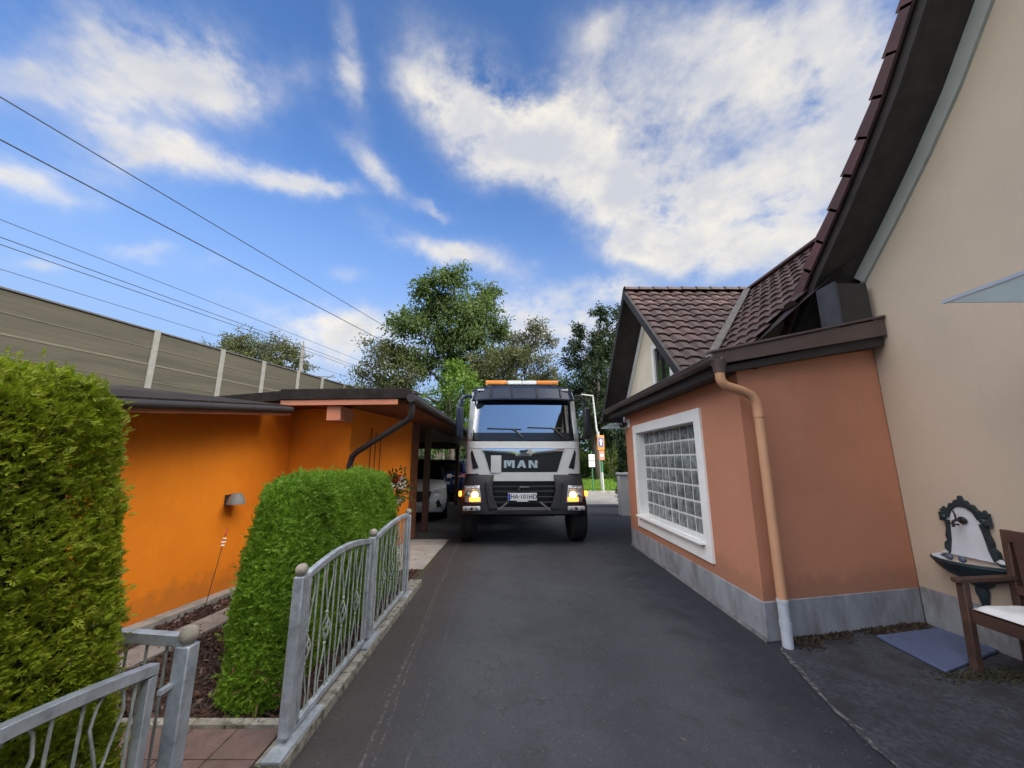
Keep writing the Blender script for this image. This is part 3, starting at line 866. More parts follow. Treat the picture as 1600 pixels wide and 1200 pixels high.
# glass canopy over the wing door (door itself is out of frame)
CAN = canopy_mat()
can = MB().prism([(3.0, 2.44, 2.66), (3.0, .8, 2.66), (4.135, .8, 2.67), (4.135, 2.44, 2.67)], (0, 0, 0), (0, 0, .012)).build('door_canopy', CAN, house)
MB().bar((2.99, 2.46, 2.668), (2.99, .8, 2.668), .02, .022).bar((3.0, 2.45, 2.672), (4.13, 2.45, 2.68), .012, .016).build('canopy_frame', mat('alu', (.5, .52, .54), .4, .08, 6, metal=.7), can)
# small canopy round the far corner of the annex
can2 = MB().prism([(2.0, 7.72, 2.30), (2.0, 8.5, 2.27), (2.9, 8.5, 2.30), (2.9, 7.72, 2.33)], (0, 0, 0), (0, 0, .02)).build('door_canopy', CAN, house)
# wing door with frame under the big canopy
dr = MB().box((4.125, 1.5, 1.36), (.05, 1.06, 2.03)).build('door', WHITE, house, bevel=.004)
MB().box((4.085, 1.5, 1.36), (.04, .84, 1.86)).build('panel', mat('brown_door', (.12, .07, .045), .5, .2, 6, .1, stretch=(1, 1, .2)), dr)
MB().tube([(4.06, 1.16, 1.28), (4.02, 1.16, 1.28), (4.02, 1.28, 1.28)], .01, 8).build('handle', mat('alu', (.5, .52, .54)), dr)

# ------------------------------------------------------------------ garage with carport on the left
def orange_mat(name, boards):
    m = bpy.data.materials.new(name); m.use_nodes = True
    nt = m.node_tree; T = NT(nt); b = nt.nodes['Principled BSDF']
    tc = T.n('ShaderNodeTexCoord').outputs['Object']
    nz = T.noise(tc, 1.3, 5, .6).outputs['Fac']
    c = T.mix(T.ramp(nz, .3, .7), (.74, .205, .010, 1), (.84, .245, .014, 1))
    mp = T.n('ShaderNodeMapping'); T.put(mp.inputs[0], tc); mp.inputs['Scale'].default_value = (9, 9, .5)
    st = T.noise(mp.outputs[0], 3.0, 6, .65).outputs['Fac']
    c = T.mix(T.m('MULTIPLY', T.ramp(st, .5, .75), .35 if boards else .12), c, (.60, .14, .010, 1))
    sp = T.n('ShaderNodeSeparateXYZ'); T.put(sp.inputs[0], tc)
    sn = T.noise(tc, 6, 6, .65).outputs['Fac']
    lvl = T.m('ADD', sp.outputs[2], T.m('MULTIPLY_ADD', sn, -.6, .16))
    c = T.mix(T.m('MULTIPLY', T.ramp(lvl, .26, .02), .5), c, (.33, .11, .025, 1))
    spots = T.noise(tc, 2.1, 7, .68).outputs['Fac']
    c = T.mix(T.m('MULTIPLY', T.ramp(spots, .56, .70), .28), c, (.56, .17, .02, 1))
    T.put(b.inputs['Base Color'], c)
    b.inputs['Roughness'].default_value = .75
    b.inputs['Specular IOR Level'].default_value = .25
    bp = T.n('ShaderNodeBump'); bp.inputs['Strength'].default_value = .35; bp.inputs['Distance'].default_value = .01
    T.put(bp.inputs['Height'], st if boards else T.noise(tc, 120, 4, .6).outputs['Fac']); T.put(b.inputs['Normal'], bp.outputs[0])
    return m
ORANGE = orange_mat('orange_render', False); ORBOARD = orange_mat('orange_boards', True)
PINKBOARD = mat('salmon_board', (.56, .20, .11), .6, .1, 5, .15, stretch=(.3, 1, 1))
ROOFFELT = mat('roof_felt', (.030, .025, .024), .95, .25, 6, .5, 90, spec=.12)
GUTTER = mat('dark_gutter', (.036, .031, .032), .5, .15, 5, .05, spec=.35)
REDWOOD = mat('red_brown_wood', (.085, .032, .018), .7, .25, 6, .25, stretch=(1, 1, .2))
SHEDWOOD = mat('dark_boards', (.16, .055, .022), .75, .25, 6, .25)  # dark brown boards for corner post, soffits and conduits

garage = thing('garage', 'low orange garage with dark flat roof and open carport', 'garage', (-3.4, 5.7, 0))
w = MB()
L = lambda y: -3.58 + .15 * (y - 4.0)
# long wall facing the lane, with its return, then the jutting block
w.prism([(L(1.5), 1.5, .06), (L(5.72), 5.72, .06), (L(5.72), 5.72, 2.36), (L(5.0), 5.0, 2.34), (L(2.6), 2.6, 2.0), (L(1.5), 1.5, 1.9)], (0, 0, 0), (-.25, .04, 0))
w.build('wall', ORANGE, garage)
blk = MB()
P1 = (-2.37, 5.60); P2 = (-2.05, 7.80); P0 = (-3.33, 5.74)
blk.prism([(P0[0] - .02, P0[1], .05), (*P1, .05), (*P2, .05), (-2.16, 7.83, .05), (-2.48, 5.78, .05), (P0[0], P0[1] + .16, .05)], (0, 0, 0), (0, 0, 2.31))
blk.build('block_wall', ORBOARD, garage)
MB().prism([(-2.05, 7.802, .03), (-2.0, 8.22, .03), (-2.16, 8.25, .03), (-2.2, 7.85, .03)], (0, 0, 0), (0, 0, 2.4)).build('corner_post', SHEDWOOD, garage)
# carport inside walls, posts and beam
MB().box((-5.6, 14.3, 1.18), (.1, 11.0, 2.34)).box((-4.1, 8.9, 1.25), (2.9, .1, 2.5)).build('carport_wall', REDWOOD, garage)
MB().box((-1.99, 9.05, 1.17), (.13, .13, 2.33)).build('post', REDWOOD, garage, bevel=.006)
for yy in (14.2, 19.3): MB().box((-2.02, yy, 1.17), (.13, .13, 2.33)).build('post', REDWOOD, garage, bevel=.006)
MB().box((-4.2, 14.05, 2.10), (4.4, .10, .24)).box((-2.0, 14.2, 2.25), (.10, 10.2, .18)).build('beam', mat('grey_beam', (.16, .135, .115), .8, .25, 5, .3), garage)
# right roof: flat slab with front board, eave along the lane
zr = 2.31
ra = [(-3.14, 5.12), (-1.40, 5.02), (-1.30, 19.8), (-6.2, 19.8), (-6.2, 6.2), (-5.3, 5.9)]
slab = MB().prism([(x, y, zr + .09) for x, y in ra], (0, 0, 0), (0, 0, .13)).build('roof', ROOFFELT, garage)
MB().prism([(x, y, zr + .04) for x, y in [(-3.05, 5.2), (-1.45, 5.1), (-1.35, 19.7), (-6.1, 19.7), (-6.1, 6.3), (-5.2, 6.0)]], (0, 0, 0), (0, 0, .05)).build('soffit', SHEDWOOD, slab)
MB().prism([(-3.16, 5.105, zr + .015), (-1.53, 5.008, zr + .015), (-1.53, 5.03, zr + .015), (-3.16, 5.13, zr + .015)], (0, 0, 0), (0, 0, .072)).build('front_board', PINKBOARD, slab)
MB().prism([(-3.17, 5.085, zr + .088), (-1.37, 4.985, zr + .088), (-1.37, 5.03, zr + .088), (-3.17, 5.13, zr + .088)], (0, 0, 0), (0, 0, .15)).build('front_fascia', ROOFFELT, slab, bevel=.01)
# carrier beam end under the soffit
MB().box((-2.43, 5.33, zr - .09), (.19, .42, .20)).build('beam_end', PINKBOARD, garage, bevel=.004)
# left roof: lower pitched piece with its own gutter
ea = [(-3.40, 2.2, 1.93), (-3.02, 5.06, 2.22)]
rise = Vector((-2.6, .4, .34))
e0, e1 = Vector(ea[0]), Vector(ea[1])
lr = MB().prism([e0, e1, e1 + rise, e0 + rise], (0, 0, 0), (0, 0, .10)).build('roof', ROOFFELT, garage)
MB().bar(e0 + Vector((.02, 0, -.012)), e1 + Vector((.02, 0, -.012)), .03, .05).build('front_board', PINKBOARD, lr)
MB().tube([e0 + Vector((.06, 0, .035)), e1 + Vector((.06, -.02, .035))], .042, 10).build('gutter', GUTTER, lr, smooth=True)
MB().prism([e0 + Vector((-.02, 0, -.02)), e1 + Vector((-.02, 0, -.02)), e1 + rise * .5, e0 + rise * .5], (0, 0, 0), (0, 0, .015)).build('soffit', SHEDWOOD, lr)
# eave gutter along the lane and its downpipe
MB().tube([(-1.35, 4.98, zr + .10), (-1.26, 19.8, zr + .10)], .058, 12).build('gutter', GUTTER, slab, smooth=True)
MB().tube([(-1.365, 5.10, zr + .06), (-1.365, 5.12, zr - .06), (-1.38, 5.14, zr - .12), (-1.43, 5.17, zr - .18), (-2.22, 5.50, zr - .60), (-2.30, 5.535, zr - .67), (-2.33, 5.55, zr - .78), (-2.33, 5.55, .1)], .042, 12).build('downpipe', GUTTER, garage, smooth=True)
# two thin conduits on the block wall
for k, yy in enumerate((6.15, 6.3, 6.47)):
    x = -2.37 + .32 * (yy - 5.6) / 2.2 + .02
    MB().tube([(x, yy, 1.0), (x, yy, 2.1 - .05 * k)], .007, 6).build('conduit', SHEDWOOD, garage)

# grey wall lamp on the long wall
lamp = thing('wall_lamp', 'small grey shade lamp on the orange garage wall by the hedge', 'lamp', (L(4.78), 4.78, 1.1))
lx = L(4.78)
MB().lathe([(.015, .10), (.05, .095), (.085, .04), (.10, -.03), (.095, -.03), (.08, .035)], (lx + .11, 4.78, 1.10), seg=18).build('shade', mat('lamp_grey', (.16, .155, .15), .6, .1, 8), lamp, smooth=True)
MB().box((lx + .012, 4.78, 1.12), (.024, .09, .12)).bar((lx + .01, 4.78, 1.17), (lx + .11, 4.78, 1.19), .02, .02).build('bracket', GUTTER, lamp)

# garden stake with red and white float
st = thing('garden_stake', 'thin leaning garden stake with a red and white float', 'garden stake', (-3.10, 4.15, 0))
a = Vector((-3.10, 4.15, 0)); b = Vector((-3.14, 4.40, .86))
MB().tube([a, b], .004, 6).build('rod', DARKWOOD, st)
MB().ball(a.lerp(b, .80), .020, sq=(1, 1, .35)).ball(a.lerp(b, .84), .023, sq=(1, 1, .3)).ball(a.lerp(b, .88), .018, sq=(1, 1, .35)).build('float', WHITE, st, smooth=True)
MB().tube([a.lerp(b, .92), a.lerp(b, .99)], [.012, .006], 8).build('tip', mat('signal_red', (.55, .05, .02), .5, .1), st)

# hanging flower basket at the garage corner
fl = thing('flower_basket', 'hanging basket of red and white geraniums on the garage wall', 'flower basket', (-2.02, 6.7, 1.0))
rg = np.random.default_rng(11)
fc = np.array([-2.02, 6.72, 1.10])
MB().lathe([(.03, -.14), (.10, -.10), (.13, 0), (.12, 0)], (-2.05, 6.72, 1.0), seg=14).build('pot', REDWOOD, fl, smooth=True)
P = fc + rg.normal(size=(700, 3)) * np.array([.10, .14, .13]); D = P - fc + [0, 0, .05]
quads_mesh('foliage', leaf_quads(P, D, .06, .045, rg), leaf_mat('geranium_leaf', (.03, .06, .015), (.09, .16, .04), .3, 3), fl)
WP = leaf_mat('white_petal', (.62, .50, .50), (.85, .80, .80), .2, 3); RP = leaf_mat('red_petal', (.45, .01, .01), (.65, .03, .03), .2, 3)
for nm, mt_, cnt, dv, sc in (('white_blossom', WP, 26, (.5, -.55, -.1), (.17, .22, .24)), ('red_blossom', RP, 9, (.2, -.6, 1.1), (.15, .22, .24))):
    for q in range(cnt):
        c_ = fc + unit(rg.normal(size=3) * [1, 1, .8] + dv) * sc
        P = np.tile(c_, (18, 1)) + rg.normal(size=(18, 3)) * .02
        quads_mesh(nm, leaf_quads(P, rg.normal(size=P.shape) + [.3, -.4, 0], .036, .03, rg), mt_, fl)

# ------------------------------------------------------------------ galvanised garden fence and gate
GALV = mat('galvanised_steel', (.40, .44, .49), .48, .22, 18, .12, 40, metal=.35, col2=(.24, .27, .30), c2scale=9)
GALV_BAR = mat('galvanised_bar', (.33, .37, .36), .5, .25, 22, .1, 60, metal=.3, col2=(.25, .25, .22), c2scale=14)
KNOB = mat('weathered_knob', (.30, .27, .22), .8, .2, 20, .3, 60)
def fpost(par, x, y, h, ball=True):
    p = MB().box((x, y, h / 2 + .05), (.06, .06, h - .1)).build('post', GALV, par, bevel=.005)
    if ball:
        MB().ball((x, y, h + .035), .036).lathe([(.018, -.006), (.018, .008)], (x, y, h), seg=12).build('finial', KNOB, p, smooth=True)
    return p
def fpanel(par, x, y0, y1, z0, ztop, bars):
    """arched panel in the plane x=const; ztop(t) the rail height; bars: list of kinds"""
    n = 18
    fr = MB()
    fr.bar((x, y0, z0), (x, y1, z0), .035, .035)
    fr.bar((x, y0 + .018, z0), (x, y0 + .018, ztop(0) - .02), .035, .035, up=(0, 1, 0))
    fr.bar((x, y1 - .018, z0), (x, y1 - .018, ztop(1) - .02), .035, .035, up=(0, 1, 0))
    pts = [(y0 + (y1 - y0) * k / n, ztop(k / n)) for k in range(n + 1)]
    vs = []; hw, hh = .019, .02
    for y, z in pts:
        vs += [(x - hw, y, z - hh), (x + hw, y, z - hh), (x + hw, y, z + hh), (x - hw, y, z + hh)]
    fs = [(0, 1, 2, 3), (4 * n + 3, 4 * n + 2, 4 * n + 1, 4 * n)]
    for k in range(n):
        for q in range(4):
            fs.append((4 * k + q, 4 * k + (q + 1) % 4, 4 * k + 4 + (q + 1) % 4, 4 * k + 4 + q))
    fr.add(vs, fs)
    panel = fr.build('panel', GALV, par, bevel=.003)
    m_ = len(bars)
    for i, kind in enumerate(bars):
        t = (i + .8) / (m_ + .6); y = y0 + (y1 - y0) * t; zt_ = ztop(t) - .012
        if kind == 's':
            MB().tube([(x, y, z0), (x, y, zt_)], .0055, 6).build('bar', GALV_BAR, panel, smooth=True)
        elif kind == 'w':
            MB().tube([(x, y + .012 * math.sin(6.28 * k / 14), z0 + (zt_ - z0) * k / 14) for k in range(15)], .0055, 6).build('bar', GALV_BAR, panel, smooth=True)
        else:
            # basket bar: forked foot and head, twisted wire basket in the middle
            mb = MB(); zc = z0 + (zt_ - z0) * .47; H = zt_ - z0; dy = (y1 - y0) / (m_ + .6) * .62
            for s_ in (-1, 1):
                mb.tube([(x, y + s_ * dy * .9, z0), (x, y + s_ * dy, z0 + H * .12), (x, y + s_ * dy * .5, z0 + H * .22), (x, y, zc - H * .12)], .005, 6)
                mb.tube([(x, y, zc + H * .12), (x, y + s_ * dy * .55, zc + H * .28), (x, y + s_ * dy, zt_ - H * .14), (x, y + s_ * dy * .8, zt_ - H * .05), (x, y + s_ * dy * .35, zt_)], .005, 6)
            for q in range(4):
                ph = q * math.pi / 2
                mb.tube([(x + .024 * math.sin(math.pi * k / 10) * math.cos(ph + k * .35), y + .024 * math.sin(math.pi * k / 10) * math.sin(ph + k * .35), zc - H * .10 + H * .2 * k / 10) for k in range(11)], .0042, 5)
            for zz in (zc - H * .115, zc + H * .115):
                mb.ball((x, y, zz), .011, seg=8)
            mb.build('basket_bar', GALV_BAR, panel, smooth=True)
    return panel
def angle_plate(par, x, y0, y1, z):
    MB().box((x + .012, (y0 + y1) / 2, z), (.10, y1 - y0, .012)).box((x + .060, (y0 + y1) / 2, z - .05), (.008, y1 - y0, .10)).build('base_plate', GALV, par)
fence = thing('garden_fence', 'galvanised arched fence before the clipped short hedge', 'fence', (-1.255, 3.8, 0))
FX = -1.255
for (yy, hh) in ((2.43, .92), (3.62, .915), (4.80, .945)): fpost(fence, FX, yy, hh)
pat = 'BssBssBssBss'
fpanel(fence, FX, 2.50, 3.55, .105, lambda t: .905 + .062 * math.sin(math.pi * (t * .93 + .06)) - .015, pat)
fpanel(fence, FX, 3.70, 4.745, .105, lambda t: .905 + .072 * math.sin(math.pi * min(1, t * .62 + .04)) - .02, 'wsBwsBwsBsw')
angle_plate(fence, FX, 2.28, 2.75, .069); angle_plate(fence, FX, 3.47, 3.80, .069); angle_plate(fence, FX, 4.66, 4.9, .069)
for yy, z in ((2.462, .80), (2.462, .25), (3.585, .80), (3.652, .80), (3.585, .25), (4.768, .8)):
    MB().box((FX, yy, z), (.02, .05, .014)).build('hinge', GALV, fence)
near = thing('garden_fence', 'galvanised fence panel with short gate post before the tall hedge', 'fence', (-1.34, 1.2, 0))
fpost(near, -1.335, 1.735, .855)
near_p = fpanel(near, -1.375, .35, 1.64, .15, lambda t: .795 + .09 * math.sin(math.pi * (.08 + .86 * t)), 'wssBssBssBssBs')
MB().box((-1.355, 1.69, .72), (.02, .07, .016)).build('hinge', GALV, near)
gate = thing('garden_gate', 'galvanised garden gate leaf standing open toward the garage', 'gate', (-1.75, 1.80, 0))
g = MB()
g.bar((-1.365, 1.79, .845), (-2.28, 1.92, .845), .04, .045).bar((-1.365, 1.79, .15), (-2.28, 1.92, .15), .04, .04)
g.bar((-1.38, 1.795, .15), (-1.38, 1.795, .84), .04, .04, up=(0, 1, 0)).bar((-2.265, 1.918, .15), (-2.265, 1.918, .84), .04, .04, up=(0, 1, 0))
gp = g.build('frame', GALV, gate, bevel=.003)
for k in range(8):
    t = (k + 1) / 9; x = -1.38 - .885 * t; y = 1.795 + .123 * t
    MB().tube([(x, y, .15), (x, y, .84)], .0055, 6).build('bar', GALV_BAR, gate, smooth=True)
# pale stones
for (x, y, s_) in ((-1.43, 2.74, .022), (-1.62, 2.95, .03), (-1.50, 2.92, .025), (-1.86, 3.3, .028), (-2.1, 3.1, .02)):
    o = MB().ball((x, y, .03), s_, sq=(1.2, .9, .7)).build('stone', mat('pale_stone', (.42, .38, .34), .85, .2, 20, .4), smooth=True, base=(x, y, 0))
    label(o, 'pale pebble lying in the soil by the short hedge', 'stone', 'pebbles by the hedge')

# ------------------------------------------------------------------ thuja hedges
def hedge(name, text, corners_b, corners_t, z1, n, seed, m, mcore, lumps=.05, L_=.05, round_=.12, faces=None, dens_bottom=1.0):
    """block hedge given by 4 ground corners and 4 top corners (ccw), height z1; sprays of scale leaves over a twig core painted dark as inner shade"""
    rg = np.random.default_rng(seed)
    cb = np.array(corners_b, float); ct = np.array(corners_t, float)
    root = thing(name, text, 'hedge', (cb[:, 0].mean(), cb[:, 1].mean(), 0))
    def fbm(p):
        return (np.sin(p[:, 0] * 5.1 + p[:, 2] * 3.3 + 1) * np.sin(p[:, 1] * 4.7 + p[:, 2] * 2.1) + .6 * np.sin(p[:, 0] * 11 + p[:, 1] * 9.7 + 2) * np.sin(p[:, 2] * 12.3 + 1.7) + .4 * np.sin(p[:, 1] * 23 + p[:, 2] * 19) * np.sin(p[:, 0] * 21 + p[:, 2] * 17))
    def surf(i, u, v):
        """side i (0-3) or top (4)"""
        if i < 4:
            a0, a1 = cb[i], cb[(i + 1) % 4]; b0, b1 = ct[i], ct[(i + 1) % 4]
            lo = a0 + (a1 - a0) * u[:, None]; hi = b0 + (b1 - b0) * u[:, None]
            vv = v ** 1.0
            xy = lo + (hi - lo) * (vv ** 2)[:, None]
            z = z1 * vv
            t = (a1 - a0) / np.linalg.norm(a1 - a0); N = np.column_stack([np.full(len(u), t[1]), np.full(len(u), -t[0]), np.full(len(u), .12)])
            # bulge in the middle, rounded at the vertical corners and at the top edge
            e = np.minimum(u, 1 - u) * np.linalg.norm(a1 - a0); r = np.clip(1 - e / round_, 0, 1) ** 2 * round_ * .45
            et = np.clip(1 - (z1 - z) / round_, 0, 1) ** 2 * round_ * .7
            xy = xy - N[:, :2] * (r + et)[:, None]
            P = np.column_stack([xy, z])
        else:
            a = ct[0] + (ct[1] - ct[0]) * u[:, None]; b = ct[3] + (ct[2] - ct[3]) * u[:, None]
            xy = a + (b - a) * v[:, None]
            e = np.minimum(np.minimum(u, 1 - u) * np.linalg.norm(ct[1] - ct[0]), np.minimum(v, 1 - v) * np.linalg.norm(ct[3] - ct[0]))
            z = z1 - np.clip(1 - e / round_, 0, 1) ** 2 * round_ * .6
            P = np.column_stack([xy, z]); N = np.tile([0, 0, 1.0], (len(u), 1))
        return P, unit(N)
    areas = [np.linalg.norm(cb[(i + 1) % 4] - cb[i]) * z1 for i in range(4)] + [np.linalg.norm(ct[1] - ct[0]) * np.linalg.norm(ct[3] - ct[0])]
    wts = np.array([a * (1 if faces is None or i in faces else .25) for i, a in enumerate(areas)]); wts /= wts.sum()
    PP = []; NN = []
    for i in range(5):
        k = int(n * wts[i]); u = rg.uniform(0, 1, k); v = rg.uniform(.03, 1, k)
        P, N = surf(i, u, v)
        hump = fbm(P) * lumps
        depth = -np.abs(rg.normal(0, .042, k)); stray = rg.uniform(size=k) > .985; depth[stray] = rg.uniform(.015, .05, stray.sum())
        P = P + N * (hump + depth + .01)[:, None]
        PP.append(P); NN.append(N)
    P = np.concatenate(PP); N = np.concatenate(NN); k = len(P)
    # each spray: a stem direction and six scale leaves fanned from it
    D = unit(N * .75 + rg.normal(size=(k, 3)) * .45 + np.array([0, 0, .42]))
    sd_ = unit(np.cross(D, rg.normal(size=(k, 3))))
    sl = L_ * rg.uniform(.7, 1.35, k)
    Q = []
    for (f, ang, ll) in ((0, .75, .55), (0, -.75, .55), (.3, .65, .55), (.3, -.65, .55), (.55, .5, .5), (.55, -.5, .5), (.7, 0, .6)):
        base = P + D * (sl * f)[:, None]
        d2 = D * math.cos(ang) + sd_ * math.sin(ang) + rg.normal(size=(k, 3)) * .12
        nrm_ = np.cross(D, sd_)
        d2 = unit(d2); side = unit(np.cross(d2, nrm_ + rg.normal(size=(k, 3)) * .4))
        l2 = (sl * ll)[:, None]; w2 = (sl * .105)[:, None]
        mid = base + d2 * l2 * .5
        Q.append(np.stack([base, mid + side * w2, base + d2 * l2, mid - side * w2], axis=1))
    quads_mesh('foliage', np.concatenate(Q), m, root)
    # core box, its dark colour standing for the shade among the twigs
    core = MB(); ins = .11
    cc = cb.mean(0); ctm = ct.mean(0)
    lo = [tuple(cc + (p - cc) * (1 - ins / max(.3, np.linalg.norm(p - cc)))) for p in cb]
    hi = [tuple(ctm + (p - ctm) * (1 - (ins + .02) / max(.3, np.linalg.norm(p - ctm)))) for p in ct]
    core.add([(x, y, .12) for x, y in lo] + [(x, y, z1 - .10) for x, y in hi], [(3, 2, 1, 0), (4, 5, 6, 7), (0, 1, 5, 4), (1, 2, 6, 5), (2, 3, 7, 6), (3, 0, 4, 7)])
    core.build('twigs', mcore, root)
    # stems down to the soil
    sm = MB()
    for q in range(6):
        t = (q + .5) / 6; p = (cb[0] + cb[3]) / 2 * (1 - t) + (cb[1] + cb[2]) / 2 * t
        sm.tube([(p[0], p[1], 0), (p[0] + .02, p[1], .4)], .02, 7)
    sm.build('stems', mat('thuja_stem', (.10, .06, .04), .9, .3, 12, .5), root)
    return root
THUJA1 = leaf_mat('thuja_yellow', (.11, .165, .012), (.42, .49, .038), .4, 2.2, .55, third=(.30, .25, .045))
THUJA2 = leaf_mat('thuja_green', (.075, .155, .012), (.25, .42, .045), .35, 2.6, .55)
CORE_SHADE = mat('hedge_shadow', (.022, .026, .010), .95, .4, 12, .5)  # shade between the hedge leaves, put into the core colour
hedge('hedge', 'tall yellowish green thuja hedge behind the nearest fence panel', [(-1.51, -1.0), (-1.49, 1.72), (-2.45, 1.74), (-2.5, -1.0)], [(-1.55, -1.0), (-1.54, 1.45), (-2.40, 1.50), (-2.45, -1.0)], 1.89, 112000, 21, THUJA1, CORE_SHADE, .030, .028, .15, faces=(0, 1, 4))
hedge('hedge', 'short bright green clipped thuja hedge behind the arched fence', [(-1.52, 2.68), (-1.48, 5.25), (-2.16, 5.28), (-1.96, 2.78)], [(-1.62, 3.02), (-1.58, 5.06), (-2.16, 5.10), (-2.02, 3.14)], 1.44, 95000, 22, THUJA2, CORE_SHADE, .026, .029, .15, faces=(0, 3, 4))
# dead brown twigs at the foot of the short hedge
rg = np.random.default_rng(5)
n = 900; P = np.column_stack([rg.normal(-1.62, .09, n), rg.normal(2.95, .10, n), rg.uniform(.04, .34, n)])
D = rg.normal(size=(n, 3)) + [.3, -.5, .1]
o = quads_mesh('dead_foliage', leaf_quads(P, D, rg.uniform(.04, .12, n), .012, rg), leaf_mat('dead_leaf', (.06, .03, .018), (.17, .09, .05), .1, 5, .9))
label(o, 'dry brown dead twigs at the foot of the short hedge', 'dead twigs', kind='stuff')

# small weed sprouting by the path
wd = thing('weed', 'tiny green weed sprouting from the mulch', 'weed', (-1.72, 2.72, .02))
P = np.tile([-1.72, 2.72, .02], (26, 1)) + rg.normal(size=(26, 3)) * [.012, .012, .004]
quads_mesh('leaves', leaf_quads(P, rg.normal(size=(26, 3)) + [0, 0, .9], .045, .02, rg), leaf_mat('weed_leaf', (.06, .14, .03), (.14, .28, .06), .3, 8), wd)

# ------------------------------------------------------------------ railway noise barrier, mast and wires
BARR = mat('barrier_panel', (.058, .053, .040), .9, .12, 1.4, .3, 60, stretch=(.12, .12, 1.3), col2=(.044, .041, .031), c2scale=2.0, c2lo=.45, c2hi=.7)
BPOST = mat('barrier_post', (.17, .168, .16), .8, .12, 5, .2)
bar = thing('noise_barrier', 'long olive brown railway noise barrier with pale posts behind the garage', 'noise barrier', (-17, 12, 0))
bd = Vector((.25, 1, 0)).normalized(); bn = Vector((bd.y, -bd.x, 0))
def bpt(y): return Vector((-20 + .25 * y, y, 0))
posty = [4.0, 16.16, 19.1, 21.5, 24.0, 26.1, 28.4, 30.9, 33.5, 36.1, 38.7, 41.3, 43.9, 46.5, 49.1]
ZB, ZT = 1.4, 7.2
for i in range(len(posty) - 1):
    a, b = bpt(posty[i]), bpt(posty[i + 1]); mb = MB()
    zs = [ZB, 2.7, 4.2, 4.95, 5.7, ZT]
    for j in range(5):
        z0, z1 = zs[j], zs[j + 1]
        # panel cassette with shallow horizontal ribs
        prof = [(0, z0 + .012), (.03, z0 + .02)]
        nr = 7
        for r in range(nr):
            zz = z0 + .03 + (z1 - z0 - .06) * r / nr; h_ = (z1 - z0 - .06) / nr
            prof += [(.03, zz), (.0325, zz + h_ * .25), (.0325, zz + h_ * .75), (.03, zz + h_ * .95)]
        prof += [(.03, z1 - .02), (0, z1 - .012)]
        vs = [a + bn * p + Vector((0, 0, z)) for p, z in prof] + [b + bn * p + Vector((0, 0, z)) for p, z in prof]
        k = len(prof); mb.add(vs, [(q, q + 1, k + q + 1, k + q) for q in range(k - 1)])
        mb.bar(a + Vector((0, 0, z1)) - bn * .03, b + Vector((0, 0, z1)) - bn * .03, .12, .02)
    mb.prism([a - bn * .10, b - bn * .10, b, a], (0, 0, ZB), (0, 0, ZT - .02))
    pn = mb.build('panel', BARR, bar)
    tr = MB()
    for z1, hh in ((4.2, .07), (4.95, .03), (5.7, .075), (6.42, .03)):
        tr.bar(a + Vector((0, 0, z1)) + bn * .035, b + Vector((0, 0, z1)) + bn * .035, .03, hh)
    tr.build('joint', mat('barrier_joint', (.10, .093, .070), .85, .12, 3), pn)
    MB().bar(a + Vector((0, 0, ZT + .02)), b + Vector((0, 0, ZT + .02)), .2, .06).build('coping', mat('barrier_cap', (.07, .065, .07), .7, .2, 4), pn)
for y in posty[1:]:
    p = bpt(y)
    M = Matrix((bd, bn, Vector((0, 0, 1)))).transposed()
    MB().box(p + bn * .09 + Vector((0, 0, (ZB + ZT + .08) / 2)), (.24, .05, ZT + .08 - ZB), M).box(p + bn * .01 + Vector((0, 0, (ZB + ZT + .08) / 2)), (.06, .18, ZT + .07 - ZB), M).build('post', BPOST, bar)
# embankment below the barrier
em = MB(); pa, pb_ = bpt(-30), bpt(120)
em.prism([pa + bn * .4 + Vector((0, 0, 1.5)), pa + bn * 4 + Vector((0, 0, -.1)), pa - bn * 40 + Vector((0, 0, -.1)), pa - bn * 40 + Vector((0, 0, 1.5))], (0, 0, 0), pb_ - pa)
struct('embankment', em, GRASSG)
# catenary mast
mx = Vector((-27 + .25 * 32.7, 32.7, 0))
mast = thing('catenary_mast', 'grey concrete railway mast with bracket arm behind the noise barrier', 'mast', tuple(mx + Vector((0, 0, 1.4))))
MASTM = mat('mast_concrete', (.17, .165, .16), .85, .12, 3, .2)
MB().tube([mx + Vector((0, 0, 1.4)), mx + Vector((0, 0, 11.6))], [.24, .15], 10).build('pole', MASTM, mast, smooth=True)
MB().tube([mx + Vector((0, 0, 11.6)), mx + Vector((0, 0, 12.1))], .05, 6).build('spike', MASTM, mast)
GREY = mat('steel_grey', (.13, .13, .135), .55, .2, 8)
arm = MB()
bo = Vector((2.9, .6, 0))
arm.tube([mx + Vector((0, 0, 8.9)), mx + bo + Vector((0, 0, 8.9))], .04, 6).tube([mx + Vector((0, 0, 7.4)), mx + bo * .95 + Vector((0, 0, 9.1))], .04, 6)
arm.tube([mx + bo * .45 + Vector((0, 0, 8.15)), mx + bo * 1.4 + Vector((0, 0, 7.9))], .035, 6).tube([mx + Vector((-.35, 0, 10.6)), mx + Vector((.35, 0, 10.6))], .04, 6)
arm.build('bracket', GREY, mast)
ins_ = MB()
for z in (8.9, 7.4): ins_.lathe([(.03, 0), (.08, .05), (.03, .1), (.08, .15), (.03, .2), (.08, .25), (.03, .3)], (mx.x + .25, mx.y, z), axis='X', seg=10)
ins_.build('insulator', mat('insulator_brown', (.12, .07, .05), .3, .1), mast)
WIREM = mat('wire', (.03, .032, .045), .5, .1)
